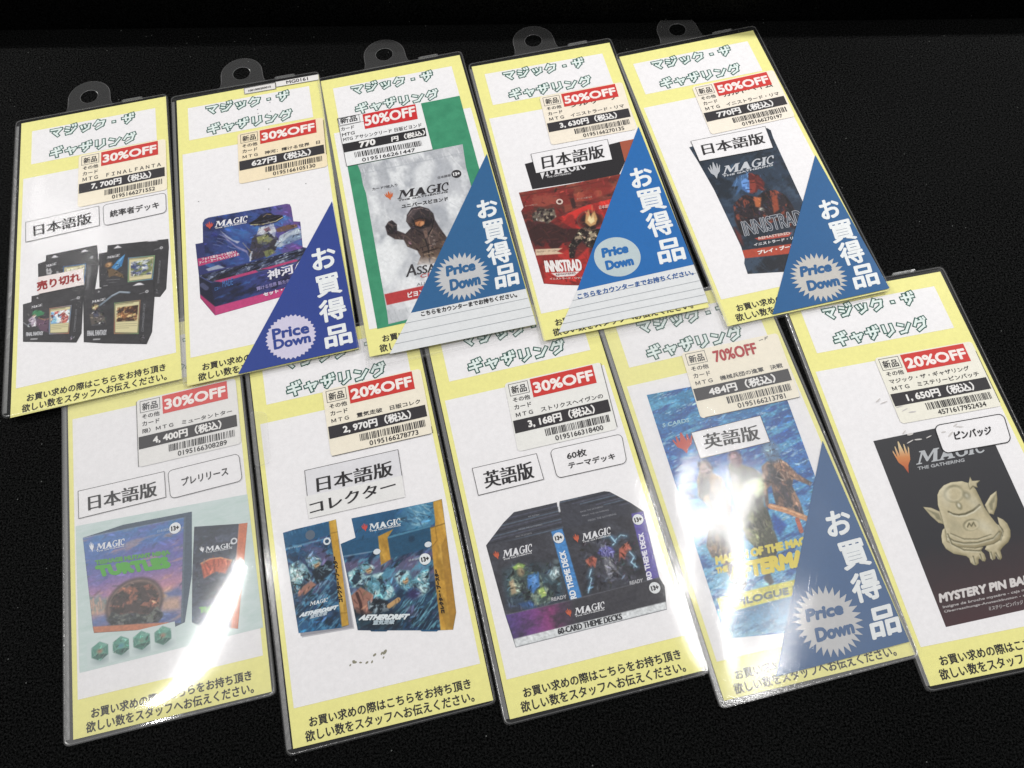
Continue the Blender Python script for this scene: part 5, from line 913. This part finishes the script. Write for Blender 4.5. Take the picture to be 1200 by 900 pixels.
for st in ([(7.56,135.81),(19.21,126.12),(26.1,121.81),(50,122.04),(49.83,137.27),(43.56,137.22),(7.82,136.6)], [(51.62,121.53),(79.23,123.07),(88.61,131.76),(93.89,137.87),(87.12,137.72),(50.03,137.61)]):
    p.shape(st, '#3a3b44'); p.clip(st)
    a_, b_, t_ = st[0], st[3], st[2]
    for k in range(9):
        v = k / 9; L_ = [(st[0][0] * (1 - v) + t_[0] * v - 2, st[0][1] * (1 - v) + t_[1] * v + 1), (st[0][0] * (1 - v) + t_[0] * v + 26, st[0][1] * (1 - v) + t_[1] * v + .5), (st[0][0] * (1 - v) + t_[0] * v + 60, st[0][1] * (1 - v) + t_[1] * v)]
        p.stroke(L_, .5, ('#5f7084', '#24252c', '#54566a')[k % 3], .8)
    p.clip(None)
p.stroke([(50.48,122.46),(50.13,127.21)], 1.0, '#dfe0e4')
fl = [(7.63,136.12),(43.21,136.84),(43.47,174.15),(9.36,173.45)]; fr2 = [(49.83,137.27),(87.48,137.51),(89.79,174.5),(49.6,173.97)]
for q in (fl, fr2): p.shape(q, '#34343b'); p.clip(q); p.cloud('#45464f', 9, 5, 30, .45, .7, .8); p.clip(None)
ar = [(13.17,150.39),(19.77,148.43),(33.45,151.23),(44.34,152.84),(40.09,172.83),(22.81,173.56),(11.66,169.91)]; p.clip(ar, 4); p.fade(*[(28.61,150.06),(23.04,172.64)], [(0, '#3a4048'), (.5, '#3d5660'), (1, '#2f3a4c')]); p.lines(24, ar, '#8fa8b0', 85, 8, (2, 4), .4, .6); p.cloud('#22282e', 5, 5, 0, .5, .66, .8)
fgr = [(16.37,154.19),(19.91,149.99),(25.03,150.01),(25.69,154.43),(31.28,155.78),(32.01,162.98),(36.31,167.98),(33.33,171.69),(21.14,172.18),(20.57,164.19),(13.92,164.57),(14.51,157.76)]; p.shape(fgr, '#3b4a48', 1.2); p.clip(fgr, 1.5); p.cloud('#8a9a86', 3, 4, 30, .52, .62, .8); p.cloud('#161c20', 3, 4, 0, .52, .62, .8); p.clip(ar, 4)
p.shape([(18.35,150.12),(22.26,148.73),(25.23,150.46),(23.99,152.19),(19.74,151.98)], '#9cc060', .7); p.blob([(22.22,153.59)][0], 2.6, 3.4, '#9a8a6a', .6); p.shape([(25.22,156.33),(31.16,156.25),(30.1,162.51),(25.9,165.97),(23.72,162.47)], '#3f74b4', 1); p.shape([(26.84,157.22),(29.94,157.07),(29.33,160.33),(26.52,162.65)], '#6fa0dc', 1.2, .8); p.shape([(28.56,164.63),(31.78,163.91),(32.33,168.5),(29.46,169.09)], '#a8c46a', .8); p.shape([(15.21,156.93),(17.55,156.49),(17.71,163.5),(14.86,164)], '#b4a080', .9); p.shape([(17.32,169.31),(23.95,168.95),(26.71,174.01),(19.86,173.34)], '#34517e', 1.2)
p.shape([(35.93,158.41),(39.48,154.92),(42.71,155.91),(40.94,161.13),(37.28,162.25)], '#8ba0a6', 1); p.blob([(41.58,152.38)][0], 2, 2, '#7f949a', .6); p.lines(14, [(35.93,158.41),(39.48,154.92),(42.71,155.91),(40.94,161.13),(37.28,162.25)], '#4a5a62', 60, 40, (1, 3), .3, .7); p.dabs(260, (.6, 2.0), .32, region=ar); p.clip(None)
ar = [(54.44,146.02),(67.37,144.46),(82.46,146.55),(86.63,156.92),(84.2,171.56),(64.43,172.77),(51.28,172.57)]; p.clip(ar, 4); p.cloud('#4a4c5a', 6, 4, 30, .48, .7, .8); p.cloud('#1f1f26', 6, 6, 0, .5, .7, .8)
for wg in ([(56.43,155.76),(60.4,154.47),(62.78,156.28),(60.48,160.8),(59.27,158.49),(57.43,159.56)], [(75.49,154.22),(80.92,151.71),(81.98,155.79),(78.79,157.08),(76.83,160.19),(75.27,158.48),(73.66,160.44)]): p.shape(wg, '#b2604f', .7); p.clip(wg); p.lines(8, wg, '#5a2c28', 60, 30, (2, 5), .4, .8); p.lines(6, wg, '#d99a80', 60, 30, (2, 4), .3, .7); p.clip(ar, 4)
p.shape([(63.54,153.59),(65.92,151.39),(69.2,150.84),(72.18,152.39),(73.03,155.17),(70.84,157.72),(66.2,155.88)], '#4c4a86', 1); p.lines(22, [(63.54,153.59),(69.2,150.84),(73.03,155.17),(70.84,157.72)], '#a9a6d4', 80, 30, (2, 4), .35, .8); p.shape([(66.09,156.26),(70.33,157.69),(71.05,163.36),(74.03,169.61),(69.39,164.47),(66.1,167.7),(65.48,162.01)], '#6d6d78', 1); p.lines(26, [(66.09,156.26),(70.33,157.69),(71.05,163.36),(72.87,168.33),(66.1,167.7),(65.48,162.01)], '#c9c9c8', 80, 50, (1, 3), .3, .8); p.lines(14, [(62.97,156.32),(72.63,158.66),(74.64,169.26),(60.72,167.9)], '#1a1a20', 60, 50, (2, 5), .4, .8)
for a_ in ([(58.34,161.1),(56.08,164.78),(57.27,165.67),(53.58,172.34)], [(69.02,146.01),(73.04,146.57),(74.44,149.62),(78.28,147.22),(81.23,148.56)], [(80.39,156.95),(81.93,160.09),(79.58,162.38),(81.75,165.44)], [(73.3,147.47),(74.54,150.37),(72.91,151.32)]): p.stroke(a_, 2.2, '#5a86a8', .5, 2); p.stroke(a_, .55, '#b4dcf0', .95)
p.dabs(220, (.6, 2.0), .3, region=ar); p.clip(None)
p.shape([(42.94,136.77),(49.12,136.65),(49.77,173.88),(43.58,173.76)], '#4283C4'); p.shape([(87.16,137.58),(93.94,137.73),(91.53,173.53),(85.36,173.99)], '#5A4FA0')
ty = [(9.45,173.07),(41.88,173.77),(91.57,173.4),(92.84,178.44),(91.04,185.86),(10.69,185.56)]; p.shape(ty, '#3a393f'); p.clip(ty); p.fade(*[(9.18,175.44),(44.82,178.57)], [(0, '#4d3f7c'), (.35, '#6f3f80'), (.65, '#8a3d72'), (.85, '#4f3a50'), (1, '#3b3a40')]); p.cloud('#a04a86', 10, 4, -14, .6, .75, .0); p.cloud('#2f2e36', 10, 6, -14, .52, .75, .7); p.clip(None); p.stroke([(9.45,173.07),(41.88,173.77),(91.57,173.4)], .5, '#6a6a74', .6)
p.shape([(10.69,185.56),(91.04,185.86),(90.35,189.78),(10.91,189.83)], '#DDE0E2'); p.stroke([(10.63,185.81),(10.94,189.7),(90.26,189.62)], .35, '#66676d'); p.grain(.16, 1.2, .9, 25); p.wash(.07); bx = p.build('display_box_picture', c, 2)
p = Print(6)
for a_, d in (([(14.64,144.6),(30.34,144.66),(15.56,140.65)], [(10.61,144.63),(13.8,144.54),(10.01,140.31)]), ([(57.66,145.62),(73.2,145.44),(58.54,141.89)], [(53.64,145.96),(56.87,145.87),(53.38,141.51)]), ([(43.9,181.47),(59.46,181.68),(44.66,178.13)], [(40.03,181.76),(43.14,181.69),(39.53,177.85)])):
    wordmark(p, a_, '#E4E4E8', 6, sub=.03); flame(p, d, '#C9664C', 6)
p.text('60-CARD THEME DECKS', [(33.45,188.75),(66.9,189.01),(33.64,185.87)], '#37373c', 6, shift=(-.16, -.08, 0, .08, .16))
p.text('RD THEME DECK', [(47.08,173.37),(47.34,148.34),(44.11,173.34)], '#E9EEF4', 6, wt=.18); p.text('RD THEME DECK', [(87.63,173.15),(90.22,148.84),(85.03,173.22)], '#E6E4F2', 6, wt=.18)
for d in [(45.92,141.02),(89.68,141.47),(87.58,177.87)]: age_mark(p, d, 2.9, '#2b292c', '#E4E6E8', 6)
for d in ([(34.26,172.01),(42.05,172.32),(34.4,170.28)], [(75.63,173.49),(82.55,173.56),(75.94,171.77)]): p.text('READY', d, '#B9B9BE', 6, wt=.1)
for d in ([(60.71,130.66),(73.44,130.54),(60.83,129.84)], [(61.15,132.91),(75.89,133.07),(61.27,132.09)], [(63.59,136.27),(79.2,136.23),(63.67,135.23)], [(26.26,132.07),(39.24,132.37),(26.35,131.24)], [(23.88,135.48),(32.71,135.53),(23.97,134.66)], [(32.83,126.55),(39.1,126.69),(32.93,125.72)]): p.text('MAGIC THE GATHERING', d, '#9a9ca4', 4)
p.build('box_lettering', bx)

# ================================================================== card: blue pack with three figures
c = card('I', 'sleeved price card with blue pack of three figures and 70%OFF in red letters', GLARE_I, pane=FROST)
price_label(c, [(38.81,59.64),(95.62,60.59),(41.37,37.32)], '70%OFF', OFFL('ＭＴＧ　機械兵団の進軍　決戦'), '484円（税込）', '0195166213781', paper='#F8F0DE', seed=10, plain_off=True, cut=[((2, 42.3), (58, 42.3))])
p = Print(9); p.text('ード', [(85.61,40.51),(91.23,39.75),(86.3,38.68)], BLK, 9, wt=.07); p.build('label_text', c)
word_box(c, 'language_slip', [(29.23,84.65),(70.04,84.13),(69.76,100.27),(29.36,100.33)], [('英語版', [(33.77,95.81),(65,97.59),(34.88,87.11)])])
out = [(12.14,56.57),(89.04,60.12),(85.53,147)] + [(56.05,199.91),(39.72,197.85),(10.72,193.49)]
p = Paint(out, '#2f7ab8', .4, 33); p.fade(*[(41.86,57.54),(29.77,160.28)], [(0, '#2f86b0'), (.18, '#2a74ac'), (.4, '#2c5fae'), (.6, '#3f86c4'), (.8, '#5aa0d0'), (1, '#7fb8d8')]); p.cloud('#5fb0d4', 9, 2.2, -12, .52, .66, .8); p.cloud('#1c4a94', 12, 3, -12, .5, .66, .8); p.cloud('#d4ecf2', 6, 1.4, -12, .66, .76, .6); p.lines(60, out, '#a9d8ea', -12, 14, (3, 9), .4, .5); p.lines(40, out, '#1a4a8c', -12, 14, (4, 10), .5, .5); p.dabs(260, (.8, 2.8), .18, ang=-12)
def body(pts, h, hi, lo, seed):
    p.shape(pts, h, .8); p.clip(pts, .9); p.cloud(hi, 4, 7, 15, .52, .64, .85); p.cloud(lo, 4, 7, 15, .5, .62, .85); p.lines(30, pts, lo, 75, 40, (2, 7), .4, .8); p.lines(20, pts, hi, 75, 40, (2, 6), .35, .7); p.dabs(150, (.6, 2.2), .3, region=pts, ang=75); p.clip(None)
body([(27.84,104.68),(31.05,103.9),(33.53,105.86),(32.99,109.3),(37.19,113.44),(37.87,124.57),(34.62,136.63),(33.16,136.27),(33.17,150.91),(31.89,165.83),(23.31,166.74),(21.54,154.22),(17.7,153.28),(16.78,146.9),(25.43,127.98),(21.56,120.56),(23.31,112.23)], '#6a5a50', '#a88a6c', '#2f3036', 1)
body([(42.67,108.12),(46.01,102.75),(49.37,101.65),(51.56,103.78),(49.76,108.75),(56.02,112.53),(59.78,117.91),(58.81,125.37),(55.85,135.46),(53.77,133.87),(55.14,128.82),(54.61,141.54),(53.85,155.96),(46.92,164.46),(40.86,164),(40.87,152.79),(38.41,148.05),(38.04,137.47),(40.07,122.94)], '#54564a', '#8d9068', '#282c2c', 2)
body([(60.2,112.45),(64.97,110.26),(66.85,109.38),(70.38,109.35),(74,113.62),(77.59,121.2),(83.23,127.56),(81.85,129.08),(74.41,123.18),(72.24,126.49),(73.06,135.39),(72.31,145.88),(62.93,139.33),(59.96,136.47),(61.55,123.86),(58.42,125.27),(56.22,134.48),(54.46,134.04),(57.95,120.77)], '#7a5f54', '#b08a72', '#3a3a44', 3)
for hc, hh_, hl in (([(68.42,105.24)][0], '#56789c', '#9fc0d4'), ([(47.97,104.93)][0], '#7d6270', '#c49aa0'), ([(30.29,106.4)][0], '#6a5a5c', '#b0948c')):
    p.blob(hc, 4.6 if hh_ != '#56789c' else 6.2, 6.4 if hh_ != '#56789c' else 8, hh_, .4); p.blob((hc[0] - 1, hc[1] - 1), 2.6, 3.6, hl, .8, a=.8); p.stroke([(hc[0] - 2, hc[1]), (hc[0] + 2, hc[1] - .4)], .6, '#2a2c38', .8); p.stroke([(hc[0] - 1.2, hc[1] + 3), (hc[0] + 1.2, hc[1] + 2.8)], .45, '#2f2c36', .8); p.dabs(26, (.5, 1.6), .35, region=[(hc[0] - 5, hc[1] - 7), (hc[0] + 5, hc[1] - 7), (hc[0] + 5, hc[1] + 7), (hc[0] - 5, hc[1] + 7)])
p.shape([(49.63,118.94),(57.91,118.56),(57.71,124.01),(52.3,128.34)], '#b9cc8c', 3, .9); p.blob([(53.44,122.41)][0], 5, 6, '#e4ecc0', .9, a=.7); p.stroke([(57.2,134.72),(64.21,138.79),(73.28,145.59)], 3.0, '#D0946a'); p.stroke([(68.23,144.88),(67.89,151.1)], 2.4, '#B8604a'); p.stroke([(57.35,134.32),(64.43,138.21),(72.69,144.38)], .6, '#f0c8a0', .8); p.shape([(56.88,138.38),(61.94,145.97),(56.15,151.35),(53.75,146.59)], '#2456a8', 2); p.lines(8, [(67.42,116.47),(73.41,117.95),(71.05,124),(65.09,122.54)], '#e4d0c0', 90, 60, (2, 5), .35, .8)
p.shape([(23.14,167.19),(29.57,162.25),(30.69,170.52),(27.64,173.24),(25.59,173.23)], '#45464c', 1); p.shape([(39.74,169.74),(43.97,166.76),(44.44,172.87),(41.93,174.04)], '#45464c', 1)
p.shape([(13.17,173.65),(60.25,174.23),(58.31,181.67),(12.84,181.82)], '#D6CE4A'); p.clip([(12.84,181.82),(58.31,181.67),(55.48,198.82),(10.72,193.49)]); p.fade(*[(32.99,180.9),(30.5,195.62)], [(0, '#4a7fa8'), (.5, '#5f9cc4'), (1, '#8abcd6')]); p.cloud('#3f7098', 8, 2, -12, .5, .66, .7); p.clip(None); p.grain(.2, 1.1, .8, 20); pic = p.build('pack_picture', c, 2)
p = Print(6); p.text('5 CARDS', [(14.96,77.78),(30.32,78.08),(15.45,75.55)], '#A9D2E0', 6, wt=.08); flame(p, [(17.42,95.67),(28.93,95.68),(17.83,84.31)], '#C8564A', 6)
p.text('MARCH OF THE MACHINE', [(18.7,157.28),(79.1,158.73),(19.49,153.51)], '#E3D35A', 6, wt=.42); p.text('THE', [(17.33,161.78),(23.27,161.92),(17.85,159.1)], '#E3D35A', 6, wt=.3); p.text('AFTERMATH', [(23.59,166.8),(75.15,168.31),(25.05,159.84)], '#E6D24E', 6, wt=.8)
p.text('EPILOGUE BOOSTER', [(18.43,179.5),(82.31,181.08),(19.14,176.37)], '#5c6a58', 6, wt=.3); p.build('pack_lettering', pic)
sale_triangle(c, '#2A5A8C', [(97.96,106.58),(98.92,216.24),(28.53,216.4)], [[(80.74,157.69),(93.49,158),(83.4,145.31)], [(82.06,175.89),(96.51,175.75),(82.66,162.34)], [(80.71,192.85),(95.32,192.46),(82.66,179.14)], [(82.08,210.91),(96.94,210.7),(84.54,197.43)]],
    [(63.59,197.52)][0], 17.6, [(53.51,195.35),(72.29,195.76),(54.84,189.97)], [(54.82,205.6),(74.06,205.81),(55.84,199.75)], '#C4C4C6', spikes=30, depth=.24)

# ================================================================== card: pin badge
c = card('J', 'sleeved price card with a black backing card and a gold grinning pin badge', waves(33, .25))
price_label(c, [(38.79,71.44),(95.55,72.08),(40.35,49.29)], '20%OFF', [('その他', 12.6, 12.3), ('マジック・ザ・ギャザリング', 50, 17.2), ('ＭＴＧ　ミステリーピンバッチ', 54, 21.8)], '1, 650円（税込）', '4571617952434', paper='#F2EFE2', seed=11, cut=[((58.2, 6), (58.2, 40))])
word_box(c, 'edition_slip', [(55.29,94.14),(95.48,94.83),(92.84,111.3),(54.04,110.54)], [('ピンバッジ', [(63.28,104.38),(84.25,105.12),(64.33,99.82)])], round_=.2, mincho=False, lw=.5, wt=.2)
tl, tr, bl = [(19.38,95.99),(83.82,95.39)] + [(18.46,196.83)]
br = (tr[0] + bl[0] - tl[0], tr[1] + bl[1] - tl[1])
p = Print(2); p.poly([tl, tr, br, bl], fade('black_card_print', ((tl[0] + tr[0]) / 2, tl[1]), ((bl[0] + br[0]) / 2, bl[1]), [(0, '#38383c'), (.6, '#313136'), (.85, '#443639'), (1, '#4a3438')], .12, 10), 2)
bk = p.build('black_card_picture', c)
pin = Paint([(37.25,117.86),(87.94,128.03),(64.55,178.13),(16.3,168.61)], '#353539', .36, 41); p = pin
p.fade(((tl[0] + tr[0]) / 2, tl[1]), ((bl[0] + br[0]) / 2, bl[1]), [(0, '#3a3a3e'), (.6, '#343439'), (.85, '#443639'), (1, '#4a3438')]); p.cloud('#2d2d31', 14, 10, 0, .5, .7, .6)
body = [(41.4,131.67),(43.35,129.49),(46.83,127.35),(51.35,126.44),(57.31,126.98),(61.24,129.2),(62.77,132.73),(63.03,137.91),(63.05,143),(63.83,146.93),(65.47,152.25),(67.42,155.74),(64.17,160.62),(59.47,162.13),(49.28,162.54),(40.43,159.94),(36.36,156.33),(37.72,151.69),(38.26,147.46),(39.08,141.37),(39.4,137.01)]
ear1, ear2 = [(31.3,136.28),(35.45,137.62),(40.23,141.35),(39.33,147.92),(35.99,146.26),(33.34,141.74)], [(63.58,141.84),(68.78,137.4),(73.2,135.59),(71.58,140.26),(69.64,143.68),(66.01,147.74),(63.99,146.59)]
arm1 = [(38.7,148.79),(36.35,150.18),(34.56,152.91),(33.58,156.39),(34.2,159.92),(37.16,163.16),(42.98,165.52),(43.87,166.9),(43.68,169.02),(44.56,170.38),(46.01,171.03),(47.7,170.29),(48.42,168.4),(49.35,167.98),(49.9,169.53),(51.17,170.02),(52.45,168.83),(52.62,166.22),(51.65,164.22),(53.55,162.78),(47.13,161.75),(41.06,158.48),(37.89,154.8)]
arm2 = [(67.39,148.89),(69.85,151.01),(71.04,153.36),(71.09,157.09),(69.64,160.49),(67.3,162.83),(63.63,164.54),(61.39,166.15),(61.09,167.9),(60.73,169.75),(59.27,170.78),(58.15,169.96),(58.24,167.58),(57.01,169.74),(55.23,170.1),(54.49,169),(55.31,165.79),(53.62,164.01),(55.77,162.01),(61.7,161.36),(65.87,159.12),(66.2,154.26)]
sp = [(59.8,129.55),(62.69,125.32),(62.82,127.96),(67.2,128.57),(64.46,130.1),(63.98,132.33),(62.03,130.91),(59.64,132.24)]
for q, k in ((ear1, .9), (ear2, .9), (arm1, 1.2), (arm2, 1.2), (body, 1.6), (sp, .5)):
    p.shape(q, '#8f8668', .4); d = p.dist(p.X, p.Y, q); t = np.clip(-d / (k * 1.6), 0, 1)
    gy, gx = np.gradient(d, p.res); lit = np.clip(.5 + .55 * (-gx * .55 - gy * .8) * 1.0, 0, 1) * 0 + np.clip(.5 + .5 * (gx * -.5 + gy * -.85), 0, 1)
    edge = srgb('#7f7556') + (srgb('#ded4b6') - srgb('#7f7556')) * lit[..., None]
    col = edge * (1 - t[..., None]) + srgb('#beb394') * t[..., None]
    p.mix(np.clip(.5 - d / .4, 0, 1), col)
    p.stroke(list(q) + [q[0]], .3, '#5d5944', .7)
p.shape(shrink(ear1, 2.2), '#8a856c', .8); p.shape(shrink(ear2, 2.4), '#8a856c', .8)
def ring(cn, rx, ry, rot=0): p.blob(cn, rx, ry, '#7a755c', .25, rot); p.blob((cn[0] + .2, cn[1] + .25), rx * .9, ry * .88, '#d3c9ab', .3, rot); p.blob((cn[0] + .3, cn[1] + .4), rx * .78, ry * .76, '#beb394', .4, rot)
ring([(50.28,132.81)][0], 6.4, 5.0, -20); ring([(52.35,150.51)][0], 5.2, 3.4, -8); p.blob([(56.52,134.95)][0], 2.6, 3.0, '#837e66', .6); p.blob([(56.54,135.21)][0], 1.4, 1.6, '#b9b49e', .8); p.blob([(50.29,139.57)][0], 2.0, 2.8, '#7f7a60', .5); p.blob([(50.27,139.31)][0], 1.2, 1.8, '#d4cfba', .7)
mo = [(43.59,141.51),(45.2,143.09),(47.92,144.14),(51.63,144.37),(56.53,143.34),(61.05,141.21)]; p.stroke(mo, 1.1, '#66614a'); p.stroke([(x + .1, y + .9) for x, y in mo], .7, '#dad5c0', .8)
p.stroke([(49.92,151.15),(51.59,149.37),(52.04,151.2),(54.06,149.49),(54.18,151.5)], .7, '#6d6850')
for ln, w_ in (([(37.86,154.3),(39.97,156.68),(44.66,158.83),(51.67,159.98),(60.74,159.33),(65.06,156.75)], .9), ([(40.02,152.76),(45.55,156.81),(52.47,158.18),(60.17,157.26)], .6), ([(38.3,152.67),(38.3,157.93),(43.2,162.18),(51.03,164.22)], .8), ([(46.41,166.2),(45.76,169.91)], .8), ([(50.34,165.77),(49.97,168.82)], .7), ([(56.23,165.97),(55.64,169.47)], .8), ([(58.54,166.91),(58.83,170.1)], .8), ([(66.4,152.44),(67.13,156.92),(63.68,161.14)], .7)):
    p.stroke(ln, w_, '#6b664e', .85); p.stroke([(x - .5, y + .6) for x, y in ln], w_ * .6, '#d6d1bc', .6)
p.blob([(45.89,132.57)][0], 3.5, 9, '#d8d3be', .9, 20, .6); p.blob([(58.49,138.92)][0], 4, 8, '#c9c4ae', .9, -20, .5); p.blob([(58.67,152.76)][0], 4, 7, '#d4cfba', .9, -30, .6); p.blob([(43.58,149.76)][0], 5, 6, '#9a957c', .9, 0, .5); p.grain(.05, 1.6)
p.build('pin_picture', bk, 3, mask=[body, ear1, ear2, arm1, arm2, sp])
p = Print(3); wordmark(p, [(37.06,113.6),(75.54,114.02),(40.36,106.53)], '#B9BCC0', 3); flame(p, [(26.34,117.64),(35.94,116.94),(27.53,100.98)], fade('flame_print', [(32.53,102.25)][0], [(30.42,117.14)][0], [(0, '#D9C39A'), (.4, '#D08A56'), (1, '#B45038')], .1, 20), 3)
p.text('THE GATHERING', [(36.86,116.6),(63.28,116.88),(37.27,114.96)], '#B0B2B6', 3, wt=.1)
p.text('MYSTERY PIN BADGE', [(20.51,184.85),(77.58,184.47),(21.64,181.03)], '#D8D3D2', 3, wt=.35)
p.text('Insigne de broche mystère - caja misteriosa', [(20.61,188.31),(75.83,188.09),(21.02,186.79)], '#BDB8B8', 3, wt=.05); p.text('Überraschungs-Ansteckbutton - scatola', [(20.54,190.46),(70.99,190.5),(20.95,188.94)], '#BDB8B8', 3, wt=.05)
p.text('ミステリーピンバッジ', [(42.77,193.56),(60.92,193.7),(43.29,191.61)], '#BDB8B8', 3, wt=.05); p.build('card_lettering', bk)

p = Print(9); r_ = random.Random(9)
for x, y in [(30.91,73.5),(33.63,75.37),(41.06,79.53),(43.21,81.93),(46.76,83.97),(37.84,94.46),(40.5,96.28),(43.56,100.08),(58.93,98.72),(62.12,100.65),(66.84,96.15),(68.6,97.47),(38.82,100.39),(49.85,99.76)]:
    p.ell((x, y), r_.uniform(1.2, 2.6), r_.uniform(.3, .7), '#CFCBC9', 9, rot=r_.uniform(-40, 20), n=9)
p.build('scuff', c)
